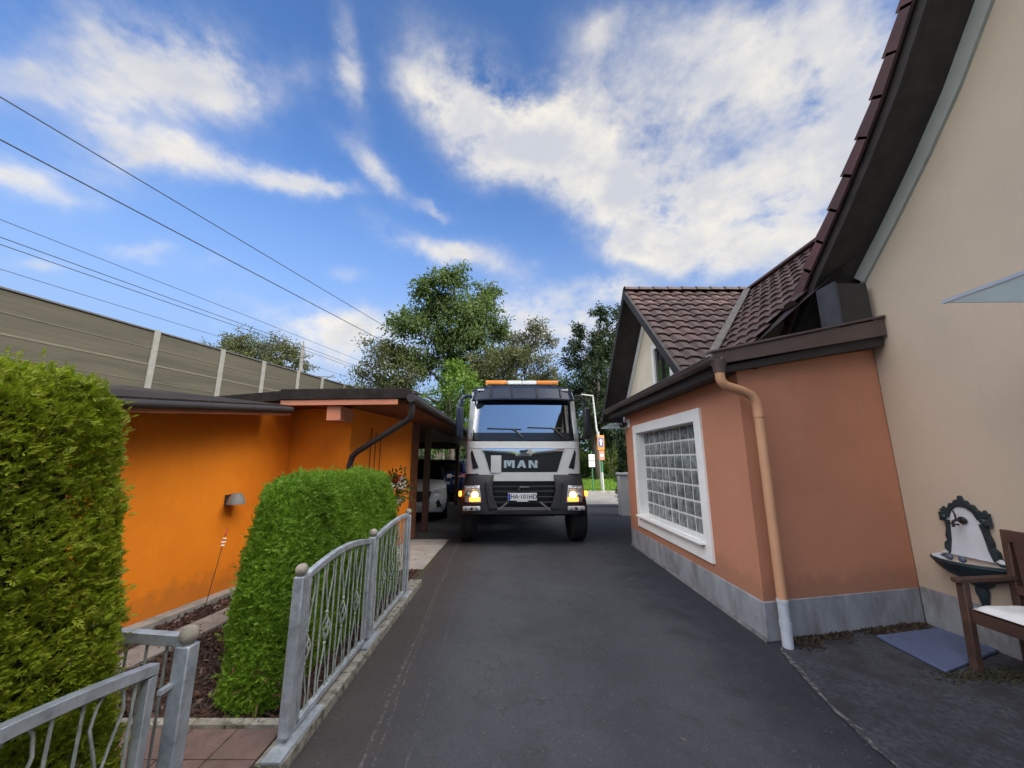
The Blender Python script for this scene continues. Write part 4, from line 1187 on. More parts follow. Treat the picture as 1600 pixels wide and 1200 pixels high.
def wire(x0, z, r, text, sag=.0, y1=75):
    pts = []
    for k in range(41):
        y = -25 + (y1 + 25) * k / 40
        pts.append((x0 + .25 * y, y, z + sag * math.cos(2 * math.pi * (y - 33) / 48)))
    o = MB().tube(pts, r, 5).build('overhead_wire', WIREM, smooth='all')
    return label(o, text, 'wire', 'wires over the railway')
wire(-22, 14.85, .026, 'highest black overhead wire over the railway')
wire(-22, 13.25, .030, 'second black overhead wire, next below the highest one')
wire(-26, 11.9, .016, 'faint overhead wire passing just above the mast top', .05)
wire(-26, 11.15, .020, 'upper line of the close pair of overhead wires', .08)
wire(-26, 10.85, .020, 'lower line of the close pair of overhead wires', .10)
wire(-26, 9.75, .014, 'thin contact wire second lowest over the barrier', .06)
wire(-26, 8.95, .012, 'lowest thin overhead wire close above the noise barrier', .04)

# ------------------------------------------------------------------ the truck
TWHITE = mat('truck_white', (.56, .575, .565), .35, .05, 3, 0, coat=.5, col2=(.55, .54, .50), c2scale=5, c2lo=.55, c2hi=.8)
TGREY = mat('bumper_grey', (.027, .027, .030), .6, .15, 9, .12, 120)
TBLACK = mat('grille_black', (.010, .010, .012), .35, .2, 10)
TBLUE = mat('visor_blue', (.014, .022, .045), .4, .2, 4, spec=.3, coat=.08)
CHROME = mat('chrome', (.75, .76, .78), .14, .04, 5, metal=1.0)
TYRE = mat('tyre_rubber', (.016, .016, .016), .85, .25, 20, .3)
RIM = mat('wheel_rim', (.18, .18, .18), .5, .2, 10, metal=.4)
LENS = mat('lamp_lens', (.42, .43, .44), .08, .1, 30, .2, 50, spec=.8, coat=.6)
AMBER = mat('amber_lens', (.80, .26, .03), .3, .06, 8, coat=.4)
AMBERLIT = mat('lit_amber', (1.0, .24, .03), .3, .02, 8, emit=4.0)
WARMLIT = mat('lit_headlamp', (1.0, .56, .20), .3, .02, 8, emit=7.0)
WSCREEN = glass_mat('windscreen', (.006, .008, .012), .02, 1.0, .40, mirror=.34)
DARKIN = mat('cab_interior', (.02, .021, .024), .8, .2, 8)
DIRTY = mat('chassis_dark', (.014, .013, .013), .8, .3, 9)

truck = thing('truck', 'big white truck facing the camera with orange light bar on its cab roof', 'truck', (.225, 7.47, 0), R(1.0), local=True)
def hwz(z):      # half width of the cab
    return 1.13 if z < 1.95 else 1.13 - (z - 1.95) * .055
def yfz(z):      # front plane of the cab, raked above the bonnet line
    if z < 1.9: return .0 + max(0, (1.5 - z)) * .01
    if z < 2.82: return (z - 1.9) * .16
    return .147 + (z - 2.82) * .75
def cy(x, z):    # front skin
    h = hwz(z); e = abs(x) / h
    y = yfz(z) + .035 * e * e
    if e > .80:
        t = min(1, (e - .80) / .20); y += .20 * (1 - math.sqrt(max(0, 1 - t * t * .96)))
    return y
def patch(quad, nx=12, nz=4, d=.006, bulge=0.0):
    """quad: (x,z) corners lower-left, lower-right, upper-right, upper-left, laid on the front skin at distance d"""
    (ax, az), (bx, bz), (cx, cz), (dx, dz) = quad
    def fn(u, v):
        x = (ax * (1 - u) + bx * u) * (1 - v) + (dx * (1 - u) + cx * u) * v
        z = (az * (1 - u) + bz * u) * (1 - v) + (dz * (1 - u) + cz * u) * v
        return (x, cy(x, z) - d - bulge * math.sin(math.pi * u) * math.sin(math.pi * v), z)
    return MB().grid(fn, nx, nz)
def pbuild(quad, name, m, par, d=.006, th=.02, nx=12, nz=4, bulge=0, smooth=True):
    mb = patch(quad, nx, nz, d, bulge)
    n = len(mb.v); k = nx + 1
    back = [(x, y + th, z) for x, y, z in mb.v]; fs = list(mb.f)
    edge = [i for i in range(k)] + [j * k + nx for j in range(1, nz + 1)] + [nz * k + i for i in range(nx - 1, -1, -1)] + [j * k for j in range(nz - 1, 0, -1)]
    mb.v += back; mb.f = fs + [tuple(i + n for i in f)[::-1] for f in fs]
    for a, b in zip(edge, edge[1:] + edge[:1]): mb.f.append((a, b, b + n, a + n))
    return mb.build(name, m, par, smooth=smooth)
# cab shell: lower body, pillars, roof as rings of a rounded plan
def ring(z, rear=1.95, ins=0.0):
    h = hwz(z) - ins; N_ = 24; pts = []
    for i in range(N_ + 1):
        e = -1 + 2 * i / N_; e = math.copysign(1 - (1 - abs(e)) ** 1.6, e) if abs(e) > .0 else 0
        pts.append((e * h, cy(e * hwz(z), z) + ins, z))
    pts += [(h, rear * .5, z), (h, rear, z), (-h, rear, z), (-h, rear * .5, z)]
    return pts
def loft(zs, rear=1.95, capb=True, capt=True):
    mb = MB(); rs = [ring(z, rear) for z in zs]; n = len(rs[0])
    mb.v = [p for r_ in rs for p in r_]
    for i in range(len(rs) - 1):
        for k in range(n):
            k2 = (k + 1) % n; mb.f.append((i * n + k, i * n + k2, (i + 1) * n + k2, (i + 1) * n + k))
    if capb: mb.f.append(tuple(range(n))[::-1])
    if capt: mb.f.append(tuple(range((len(rs) - 1) * n, len(rs) * n)))
    return mb
cab = loft([1.33, 1.45, 1.6, 1.8, 1.95]).build('cab', TWHITE, truck, smooth=True)
# upper shell: side walls, A pillars and back wall round the glass
up = MB()
for sx in (-1, 1):
    up.grid(lambda u, v, sx=sx: (sx * (hwz(1.95 + .90 * v) - .115 * (1 - u)), cy(sx * (hwz(1.95 + .9 * v) - .115 * (1 - u)), 1.95 + .9 * v) - .004, 1.95 + .90 * v), 10, 6)
    up.grid(lambda u, v, sx=sx: (sx * hwz(1.95 + .9 * v), cy(sx * hwz(1.95 + .9 * v), 1.95 + .9 * v) - .004 + (.16 * u), 1.95 + .90 * v), 2, 6)
    up.box((sx * 1.06, 1.62, 2.4), (.06, .66, .9)).box((sx * 1.08, .8, 2.0), (.05, 1.2, .10))
up.box((0, 1.92, 2.4), (2.1, .05, .9))
up.build('pillars', TWHITE, cab, solid=.02, smooth=True)
loft([2.84, 2.95, 3.02], capb=True).build('roof', TWHITE, cab, smooth=True)
rt = MB()
rt.grid(lambda u, v: ((-1 + 2 * u) * (1.07 - .10 * v * v), .30 + 1.6 * v, 3.02 + .10 * math.sin(math.pi * (.12 + .76 * v)) * (1 - (2 * u - 1) ** 4)), 16, 8)
rt.build('roof', TWHITE, cab, smooth='all')
# windscreen, seats and dashboard behind it
ws = pbuild([(-1.035, 1.985), (1.035, 1.985), (1.0, 2.80), (-1.0, 2.80)], 'windscreen', WSCREEN, truck, d=.002, th=.008, nx=24, nz=8)
pbuild([(-1.04, 1.97), (1.04, 1.97), (1.035, 2.12), (-1.035, 2.12)], 'windscreen_band', mat('ceramic_black', (.012, .013, .015), .2, .1, 8), ws, d=.0065, th=.003, nx=24)
MB().box((0, .75, 2.0), (2.0, .9, .16)).box((0, 1.85, 2.4), (2.0, .04, .86)).build('dashboard', DARKIN, truck, bevel=.03)
for sx in (-.55, .55):
    MB().box((sx, 1.45, 2.28), (.5, .16, .62)).box((sx, 1.45, 2.66), (.28, .12, .2)).build('seat', DARKIN, truck, bevel=.05)
MB().lathe([(.20, -.012), (.22, 0), (.20, .012)], (.55, .80, 2.16), axis='Y', seg=20).build('steering_wheel', TBLACK, truck, smooth=True)
PAPER = mat('white_paper', (.72, .74, .74), .7, .05, 8)
MB().ball((-.28, .38, 2.14), .13, sq=(.95, .5, .38)).build('hard_hat', PAPER, truck, smooth='all')
MB().box((-.82, .34, 2.10), (.28, .2, .05)).build('papers', PAPER, truck, bevel=.01)
MB().box((.85, .22, 2.37), (.17, .05, .40)).build('tablet_mount', TBLACK, truck, bevel=.03)
MB().lathe([(.0, -.01), (.085, 0), (.085, .03), (0, .04)], (-.87, .14, 2.66), axis='Y', seg=16).build('sun_blind', TBLACK, truck, smooth=True)
# wipers
for (x0, x1, z1) in ((-.02, -.72, 2.205), (.78, .08, 2.225)):
    wb = MB()
    wb.tube([(x0, cy(x0, 2.02) - .03, 2.03), (x0 - .12, cy(x0, 2.12) - .035, 2.15), (x0 - .22, cy(x0, 2.2) - .03, z1 - .005)], .011, 6)
    wb.tube([(x0 - .02, cy(x0, z1) - .022, z1 - .02), (x1, cy(x1, z1) - .022, z1)], .012, 6)
    wb.build('wiper', TBLACK, truck)
# sun visor with brackets and side lamps
vis = MB()
vis.grid(lambda u, v: ((-1 + 2 * u) * (1.03 - .06 * v), cy((-1 + 2 * u) * .9, 2.83) - .20 + .20 * v + .05 * (2 * u - 1) ** 4, 2.77 + .31 * v - .02 * (2 * u - 1) ** 4), 20, 5)
vs_o = vis.build('sun_visor', TBLUE, truck, solid=.012, smooth='all')
for x in (-.64, -.22, .28, .76):
    MB().bar((x, cy(x, 2.83) - .175, 2.84), (x, cy(x, 2.83) - .02, 3.06), .022, .02).build('bracket', TBLACK, vs_o)
for x in (-.86, .86):
    MB().box((x, .14, 2.99), (.14, .05, .045)).build('marker_lamp', LENS, vs_o, bevel=.01)
# light bar on the roof
lb = MB().box((0, .62, 3.175), (1.50, .20, .03))
for x in (-.6, .6): lb.box((x, .62, 3.11), (.08, .12, .12))
lbo = lb.build('light_bar', TBLACK, truck, bevel=.006)
for sx in (-1, 1):
    for k in range(1):
        MB().box((sx * .555, .62, 3.232), (.46, .24, .082)).build('amber_beacon', AMBER, lbo, bevel=.02)
MB().box((-.16, .62, 3.232), (.31, .22, .078)).box((.16, .62, 3.232), (.31, .22, .078)).build('bar_centre', PAPER, lbo, bevel=.012)
# bonnet panel: tongue, grille, chrome strip, emblem, lettering, paper, slots
pbuild([(-.74, 1.195), (.74, 1.195), (.90, 1.36), (-.90, 1.36)], 'front_flap', TWHITE, truck, d=.012, th=.05, nx=20)
pbuild([(-1.10, 1.965), (1.10, 1.965), (1.10, 1.985), (-1.10, 1.985)], 'panel_gap', TBLACK, truck, d=.004, th=.006, nx=24, nz=1)
pbuild([(-1.125, 1.805), (1.125, 1.805), (1.125, 1.815), (-1.125, 1.815)], 'panel_gap', mat('gap_grey', (.16, .16, .16), .6), truck, d=.003, th=.006, nx=24, nz=1)
gr = pbuild([(-.635, 1.325), (.635, 1.325), (.785, 1.79), (-.785, 1.79)], 'grille', TBLACK, truck, d=.010, th=.03, nx=20)
pbuild([(-.79, 1.757), (-.14, 1.70), (-.10, 1.805), (-.805, 1.805)], 'chrome_strip', CHROME, gr, d=.030, th=.02, bulge=.008, nx=10)
pbuild([(.14, 1.70), (.79, 1.757), (.805, 1.805), (.10, 1.805)], 'chrome_strip', CHROME, gr, d=.030, th=.02, bulge=.008, nx=10)
pbuild([(-.15, 1.662), (.15, 1.662), (.16, 1.802), (-.16, 1.802)], 'chrome_strip', CHROME, gr, d=.034, th=.024, bulge=.012, nx=8)
# striding animal emblem, cut out flat
em_ = [(-.085, .0), (-.08, .03), (-.05, .045), (0, .04), (.05, .055), (.085, .045), (.09, .02), (.06, .015), (.045, -.01), (.075, -.04), (.05, -.045), (.02, -.015), (-.02, -.01), (-.03, -.045), (-.06, -.045), (-.05, -.01)]
MB().prism([(x, cy(0, 1.73) - .052, 1.735 + z) for x, z in em_], (0, 0, 0), (0, .012, 0)).build('emblem', mat('emblem_dark', (.05, .055, .06), .3, metal=.5), gr)
MB().box((-.533, cy(-.533, 1.5) - .018, 1.51), (.20, .012, .335)).build('notice_board', mat('notice_grey', (.50, .515, .52), .6, .03, 4), gr, bevel=.012)
def letters(parts, m, name, par, y):
    mb = MB()
    for poly in parts: mb.prism([(x, y, z) for x, z in poly], (0, 0, 0), (0, .015, 0))
    return mb.build(name, m, par, bevel=.003)
def seg_(a, b, w):   # slanted stroke with horizontal ends
    return [(a[0] - w / 2, a[1]), (a[0] + w / 2, a[1]), (b[0] + w / 2, b[1]), (b[0] - w / 2, b[1])]
lz, lh, sw = 1.442, .142, .052
def letter_M(x): return [seg_((x + .03, lz), (x + .03, lz + lh), sw), seg_((x + .075, lz + lh), (x + .107, lz + .03), .044), seg_((x + .14, lz + lh), (x + .107, lz + .03), .044), seg_((x + .185, lz), (x + .185, lz + lh), sw)]
def letter_A(x): return [seg_((x + .03, lz), (x + .095, lz + lh), .052), seg_((x + .16, lz), (x + .105, lz + lh), .052), [(x + .06, lz + .03), (x + .135, lz + .03), (x + .122, lz + .058), (x + .075, lz + .058)]]
def letter_N(x): return [seg_((x + .03, lz), (x + .03, lz + lh), sw), seg_((x + .042, lz + lh), (x + .135, lz), .05), seg_((x + .15, lz), (x + .15, lz + lh), sw)]
SILVER = mat('silver_letter', (.72, .72, .72), .3, .04, 5, metal=1.0)
for pr_, x in ((letter_M, -.385), (letter_A, -.135), (letter_N, .09)):
    # strokes of one letter lie in steps of 1 mm so no faces coincide
    mb = MB()
    for q, poly in enumerate(pr_(x)): mb.prism([(a, cy(0, 1.5) - .034 - .001 * q, b) for a, b in poly], (0, 0, 0), (0, .02, 0))
    mb.build('letter', SILVER, gr)
for sx in (-1, 1):
    q = [(sx * .87, 1.44), (sx * .985, 1.415), (sx * 1.035, 1.72), (sx * 1.01, 1.80)]
    if sx < 0: q = [q[1], q[0], q[3], q[2]]
    sl_ = pbuild(q, 'air_slot', TBLACK, truck, d=.008, th=.02, nx=4, nz=6)
# grey bumper: corner blocks that wrap round, centre mouth with bars
def bump_ring(z, ins):
    pts = []; hb = 1.205 - ins
    for i in range(17):
        e = -1 + 2 * i / 16; x = e * hb; t = max(0, (abs(e) - .72) / .28)
        pts.append((x, -.075 + ins + .03 * e * e + .30 * (1 - math.sqrt(max(0, 1 - t * t))), z))
    return pts + [(hb, .62, z), (-hb, .62, z)]
bm_ = MB(); zs = [(.575, .05), (.60, .015), (.72, 0), (1.0, 0), (1.17, .02), (1.30, .055), (1.335, .085)]
rs = [bump_ring(z, i_) for z, i_ in zs]; n = len(rs[0]); bm_.v = [p for r_ in rs for p in r_]
for i in range(len(rs) - 1):
    for k in range(n):
        k2 = (k + 1) % n
        # leave the mouth open in the middle
        xm = (rs[i][k][0] + rs[i][k2][0]) / 2
        if k < 16 and abs(xm) < .60 and i >= 2: continue
        bm_.f.append((i * n + k, i * n + k2, (i + 1) * n + k2, (i + 1) * n + k))
bmp = bm_.build('bumper', TGREY, truck, smooth=True, solid=.03)
MB().box((0, .14, .96), (1.30, .06, .62)).build('mouth', TBLACK, bmp)
for z in (.80, .90, 1.0, 1.09):
    MB().box((0, -.01, z), (1.24, .05, .035)).build('mouth_bar', TBLACK, bmp, bevel=.006)
for sx in (-1, 1):
    MB().prism([(sx * .49, -.092, .69), (sx * .66, -.092, .69), (sx * .74, -.092, 1.18), (sx * .67, -.092, 1.18)], (0, 0, 0), (0, .15, 0)).build('mouth_edge', TGREY, bmp, bevel=.01)
    MB().bar((sx * .30, -.05, .82), (sx * .50, -.06, .66), .03, .03, up=(0, 1, 0)).build('tow_brace', mat('worn_steel', (.16, .16, .165), .5, .2, 9, metal=.5), bmp)
MB().box((0, -.035, .66), (1.0, .08, .05)).build('lower_bar', TGREY, bmp, bevel=.01)
MB().tube([(-.10, -.05, 1.03), (-.08, -.06, 1.085), (.10, -.06, 1.085)], .012, 6).build('tow_handle', mat('worn_steel', (.16, .16, .165)), bmp)
# number plate
pl = MB().box((-.03, -.075, .912), (.545, .012, .135)).build('number_plate', mat('plate_white', (.70, .71, .73), .4, .03, 8), truck, bevel=.004)
MB().box((-.278, -.083, .912), (.038, .006, .12)).build('country_band', mat('eu_blue', (.02, .07, .42), .4, .05, 8), pl)
MB().box((-.03, -.07, .832), (.22, .012, .02)).build('plate_holder', PAPER, pl)
def text_mesh(s_, size, name, m, par, loc, rot, ext=.002):
    cu = bpy.data.curves.new(name, 'FONT'); cu.body = s_; cu.size = size; cu.extrude = ext; cu.align_x = 'CENTER'; cu.align_y = 'CENTER'; cu.offset = size * .012
    to = bpy.data.objects.new(name, cu); C.objects.link(to)
    bpy.context.view_layer.update()
    me = bpy.data.meshes.new_from_object(to.evaluated_get(bpy.context.evaluated_depsgraph_get()))
    bpy.data.objects.remove(to); me.materials.clear(); me.materials.append(m)
    me.transform(Matrix.Translation(loc) @ rot.to_4x4())
    return link_mesh(name, me, par)
RX = Matrix.Rotation(R(90), 3, 'X')
INK = mat('plate_ink', (.02, .02, .03), .5)
text_mesh('HA\u00b7101HD', .108, 'plate_text', INK, pl, Vector((-.005, -.0835, .912)), RX)
# headlamps: clusters with lit lamps, fog lamps, side markers
for sx in (-1, 1):
    y0 = -.072
    q = [(sx * .80, .80), (sx * 1.13, .80), (sx * 1.15, 1.10), (sx * .84, 1.12)]
    def fn(u, v, q=q, sx=sx):
        x = (q[0][0] * (1 - u) + q[1][0] * u) * (1 - v) + (q[3][0] * (1 - u) + q[2][0] * u) * v
        z = (q[0][1] * (1 - u) + q[1][1] * u) * (1 - v) + (q[3][1] * (1 - u) + q[2][1] * u) * v
        t = max(0, (abs(x) - .86) / .36)
        return (x, -.098 + .03 * (x / 1.2) ** 2 + .16 * t * t * 1.4, z)
    hl = MB().grid(fn, 10, 6).build('headlight', LENS, truck, solid=.03, smooth='all')
    MB().lathe([(.0, -.016), (.05, -.012), (.062, 0)], (sx * .925, -.088, .945), axis='Y', seg=18).build('lamp', WARMLIT, hl, smooth=True)
    MB().box((sx * .925, -.088, .865), (.20, .02, .075)).build('indicator', AMBERLIT, hl, bevel=.008)
    MB().lathe([(.0, -.008), (.045, -.004), (.055, .01)], (sx * 1.06, -.052, .95), axis='Y', seg=16).build('lamp', CHROME, hl, smooth=True)
    for k in range(3):
        MB().box((sx * (.89 + .085 * k), -.080 + .012 * k, 1.06), (.06, .02, .045)).build('day_light', CHROME, hl, bevel=.008)
    fo = MB()
    fo.box((sx * .985, -.060, .70), (.33, .05, .085))
    fg = fo.build('fog_light', LENS, truck, bevel=.02)
    for k in range(3): MB().lathe([(0, -.01), (.026, -.006), (.03, .01)], (sx * (.88 + .1 * k), -.088, .70), axis='Y', seg=12).build('lamp', CHROME if k != 1 else TBLACK, fg, smooth=True)
    MB().box((sx * 1.235, .22, .945), (.05, .10, .10)).build('side_marker', AMBERLIT, truck, bevel=.015)
    # mirrors: arm and tall housings
    mr = MB().box((sx * 1.262, .02, 2.32), (.13, .22, .60)).box((sx * 1.262, .02, 1.97 + .08), (.13, .2, .12))
    mo = mr.build('mirror', TBLUE if sx < 0 else TBLACK, truck, bevel=.04, seg=3)
    MB().tube([(sx * 1.06, .18, 2.86), (sx * 1.14, .02, 2.85), (sx * 1.23, .01, 2.78), (sx * 1.25, .02, 2.60)], .042 if sx < 0 else .03, 8).build('arm', TBLUE if sx < 0 else TBLACK, mo, smooth=True)
    MB().tube([(sx * 1.08, .25, 1.98), (sx * 1.25, .04, 2.02)], .02, 8).build('arm', TBLACK, mo)
    MB().box((sx * 1.262, .133, 2.32), (.10, .01, .5)).build('mirror_glass', CHROME, mo)
    # steps, door line and handle on the cab side
    dr_ = MB().box((sx * 1.133, 1.02, 1.66), (.012, 1.02, .62)).build('door', TWHITE, truck, bevel=.004)
    MB().box((sx * 1.142, 1.38, 1.85), (.02, .18, .04)).build('handle', TBLACK, dr_)
    MB().box((sx * 1.075, .86, 2.40), (.02, .86, .72)).build('side_window', WSCREEN, truck)
    stp = MB()
    for z in (.62, .95): stp.box((sx * 1.08, .80, z), (.26, .5, .04))
    stp.build('step', TGREY, truck)
    # wheels
    for (ya, dual) in ((.66, 0), (4.3, 1), (5.65, 1)):
        r_ = .52; x0 = sx * (1.09 if not dual else 1.03)
        w_ = .30 if not dual else .60
        xo = x0 - sx * (w_ - .30) / 2
        prof = [(r_ - .16, -w_ / 2), (r_ - .03, -w_ / 2), (r_, -w_ / 2 + .035)]
        for q in range(4):
            xx = -w_ / 2 + .04 + (w_ - .08) * q / 4; dw = (w_ - .08) / 4
            prof += [(r_, xx), (r_, xx + dw * .75), (r_ - .018, xx + dw * .78), (r_ - .018, xx + dw * .97)]
        prof += [(r_, w_ / 2 - .035), (r_ - .03, w_ / 2), (r_ - .16, w_ / 2)]
        ty = MB().lathe(prof, (xo, ya, r_), axis='X', seg=40)
        wh = thing('wheel', None, None, local=True); wh.parent = truck
        ty.build('tyre', TYRE, wh, smooth=True)
        e = sx * .15
        MB().lathe([(r_ - .155, e * .9), (r_ - .19, e * .6), (.20, e * .25), (.14, e * .9), (.0, e)], (x0, ya, r_), axis='X', seg=28).build('rim', RIM, wh, smooth=True)
# chassis, mudguards, tipping body low behind the cab
ch = MB()
ch.box((-.43, 3.6, .85), (.12, 6.2, .28)).box((.43, 3.6, .85), (.12, 6.2, .28)).box((0, .80, .55), (2.0, .16, .18)).box((0, 4.3, .55), (1.6, .2, .2)).box((0, 5.65, .55), (1.6, .2, .2)).box((0, 1.0, .88), (.9, 1.3, .5))
ch.build('chassis', DIRTY, truck)
for sx in (-1, 1):
    mg = MB().grid(lambda u, v, sx=sx: (sx * (.86 + .34 * u), .66 - .60 * math.cos(math.pi * v), .56 + .60 * math.sin(math.pi * v)), 2, 12)
    mg.build('mudguard', TBLACK, truck, solid=.02, smooth='all')
bd_ = MB().prism([(-1.12, 2.35, 1.12), (1.12, 2.35, 1.12), (1.12, 2.35, 2.66), (-1.12, 2.35, 2.66)], (0, 0, 0), (0, 4.7, 0))
bdo = bd_.build('tipper_body', mat('tipper_grey', (.22, .23, .24), .6, .2, 4, .2), truck, bevel=.02)
rb = MB()
for k in range(7):
    for sx in (-1, 1): rb.box((sx * 1.14, 2.6 + .72 * k, 1.9), (.05, .10, 1.5))
rb.build('rib', mat('tipper_grey', (.22, .23, .24)), bdo)

# ------------------------------------------------------------------ cars in the carport
def car(name, text, cat, loc, rz, paint, top):
    """simple five-door car, nose along local -y; returns its Empty"""
    t = thing(name, text, cat, loc, rz, local=True)
    Lh, W = 2.2, .92
    # sections along y: (y, half width, bottom z, belt z)
    sec = [(-2.18, .62, .34, .60), (-2.14, .76, .26, .74), (-2.0, .86, .22, .86), (-1.6, .91, .22, .95), (-1.0, .92, .22, 1.02), (-.2, .92, .22, 1.06), (.9, .92, .22, 1.10), (1.7, .91, .24, 1.14), (2.05, .86, .30, 1.12), (2.18, .78, .40, 1.02), (2.22, .70, .48, .90)]
    mb = MB(); K = 14
    def srow(y, hw, zb, zt):
        out = []
        for k in range(K):
            a = k / (K - 1)
            # half profile from sill round the flank to the top centre
            pts = [(hw * .92, zb), (hw, zb + .15), (hw * 1.0, zb + (zt - zb) * .55), (hw * .97, zt - .07), (hw * .90, zt - .015), (hw * .55, zt + .02), (0, zt + .035)]
            s_ = a * 6; i = min(5, int(s_)); f = s_ - i
            out.append((pts[i][0] * (1 - f) + pts[i + 1][0] * f, y, pts[i][1] * (1 - f) + pts[i + 1][1] * f))
        return out + [(-x, yy, z) for x, yy, z in out[-2::-1]]
    rows = [srow(*s_) for s_ in sec]; n = len(rows[0]); mb.v = [p for r_ in rows for p in r_]
    for i in range(len(rows) - 1):
        for k in range(n - 1): mb.f.append((i * n + k, i * n + k + 1, (i + 1) * n + k + 1, (i + 1) * n + k))
        mb.f.append((i * n + n - 1, i * n, (i + 1) * n, (i + 1) * n + n - 1))
    mb.f += [tuple(range(n))[::-1], tuple(range((len(rows) - 1) * n, len(rows) * n))]
    body = mb.build('body', paint, t, smooth=True)
    cabn = [(-1.05, .78, 1.03), (-.35, .70, 1.50), (.2, .68, 1.60), (1.1, .66, 1.58), (1.75, .64, 1.46), (2.05, .72, 1.10)]
    g = MB(); rows = [[(.84, y, 1.03), (hw_ + .02, y, z - .06), (hw_ * .8, y, z), (-hw_ * .8, y, z), (-hw_ - .02, y, z - .06), (-.84, y, 1.03)] for y, hw_, z in cabn]
    g.v = [p for r_ in rows for p in r_]
    for i in range(len(rows) - 1):
        for k in range(5): g.f.append((i * 6 + k, i * 6 + k + 1, (i + 1) * 6 + k + 1, (i + 1) * 6 + k))
    g.f += [tuple(range(6))[::-1], tuple(range(30, 36))]
    g.build('windows', glass_mat('car_glass', (.008, .01, .012), .03, .9, .0), t, smooth=True)
    rp = MB(); rp.grid(lambda u, v: ((-1 + 2 * u) * .60, -.30 + 2.0 * v, 1.515 + .105 * math.sin(math.pi * (.12 + .7 * v)) - .02 * (2 * u - 1) ** 2), 8, 8)
    rp.build('roof', top, t, solid=.03, smooth='all')
    for sx in (-1, 1):
        MB().bar((sx * .80, -1.02, 1.06), (sx * .66, -.32, 1.52), .06, .05).bar((sx * .66, 1.70, 1.46), (sx * .80, 2.04, 1.10), .10, .06).build('pillar', top, t)
        for y in (-1.38, 1.36):
            wh = thing('wheel', None, None, local=True); wh.parent = t
            MB().lathe([(.20, -.11), (.31, -.11), (.335, -.08), (.335, .08), (.31, .11), (.20, .11)], (sx * .83, y, .335), axis='X', seg=28).build('tyre', TYRE, wh, smooth=True)
            e = sx * .105
            rm = MB().lathe([(.215, e), (.20, e * .7), (.05, e * .75), (.0, e)], (sx * .83, y, .335), axis='X', seg=20)
            for q in range(5):
                a = q * 2 * math.pi / 5
                rm.bar((sx * .83 + e * .95, y + .04 * math.cos(a), .335 + .04 * math.sin(a)), (sx * .83 + e * .95, y + .205 * math.cos(a), .335 + .205 * math.sin(a)), .05, .02, up=(1, 0, 0))
            rm.build('rim', mat('alloy', (.5, .5, .51), .35, .05, 5, metal=.7), wh)
        MB().prism([(sx * .48, -2.165, .70), (sx * .80, -2.10, .74), (sx * .90, -1.92, .86), (sx * .55, -2.13, .80)], (0, -.012, 0), (0, .05, 0)).build('headlight', LENS, t)
        MB().prism([(sx * .66, -2.17, .36), (sx * .78, -2.13, .40), (sx * .68, -2.16, .58), (sx * .62, -2.175, .50)], (0, -.02, 0), (0, .04, 0)).build('fog_slot', TBLACK, t)
        MB().prism([(sx * .46, 2.215, .93), (sx * .84, 2.14, .90), (sx * .86, 2.06, 1.06), (sx * .50, 2.19, 1.05)], (0, 0, 0), (0, .03, 0)).build('tail_light', mat('tail_red', (.45, .02, .015), .15, .05, 5, coat=.6), t)
        MB().prism([(sx * .30, 2.235, .965), (sx * .80, 2.17, .935), (sx * .80, 2.165, .99), (sx * .30, 2.23, 1.01)], (0, .012, 0), (0, .03, 0)).build('reversing_light', LENS, t)
        MB().box((sx * .98, -.92, 1.12), (.16, .10, .12)).build('side_mirror', paint, t, bevel=.03)
    MB().prism([(-.42, -2.195, .50), (.42, -2.195, .50), (.50, -2.17, .78), (-.50, -2.17, .78)], (0, -.012, 0), (0, .04, 0)).build('grille', TBLACK, t)
    MB().box((0, -2.205, .46), (.52, .012, .11)).build('number_plate', PAPER, t)
    MB().box((0, 2.235, .72), (.52, .012, .11)).build('number_plate', PAPER, t)
    return t
CARWHITE = mat('car_white', (.74, .75, .77), .3, .03, 3, coat=.8)
CARBLUE = mat('car_blue', (.008, .020, .085), .25, .1, 3, coat=.9)
car('car', 'white car with roof blackened as shade, parked nose out under the carport', 'car', (-3.02, 12.35, 0), R(11), CARWHITE, TBLACK)  # black top stands for a roof lost in the carport shade
car('car', 'dark blue car parked beyond the white one in the carport', 'car', (-2.65, 17.2, 0), R(180), CARBLUE, CARBLUE)

# ------------------------------------------------------------------ fountain, bench, mat, lamp, pillar, signs
FGREEN = mat('fountain_green', (.016, .030, .038), .5, .25, 14, .25, 40)
FWHITE = mat('fountain_enamel', (.56, .59, .66), .4, .06, 5, .05)
fo = thing('wall_fountain', 'ornate white and dark green wall fountain on the beige wall', 'fountain', (4.12, 3.60, .3))
X0 = 4.128; fyc = 3.60
def fp(a, z, d=0):      # a: to the left as seen from the lane
    return (X0 - d, fyc + a, z)
half = [(.262, .735), (.205, .765), (.160, .80), (.138, .86), (.128, .95), (.118, 1.03), (.112, 1.08), (.088, 1.135), (.045, 1.17), (0, 1.18)]
MB().prism([fp(a, z) for a, z in half] + [fp(-a, z) for a, z in half[-2::-1]], (0, 0, 0), (-.03, 0, 0)).build('back_plate', FWHITE, fo, bevel=.006)
fr = MB()
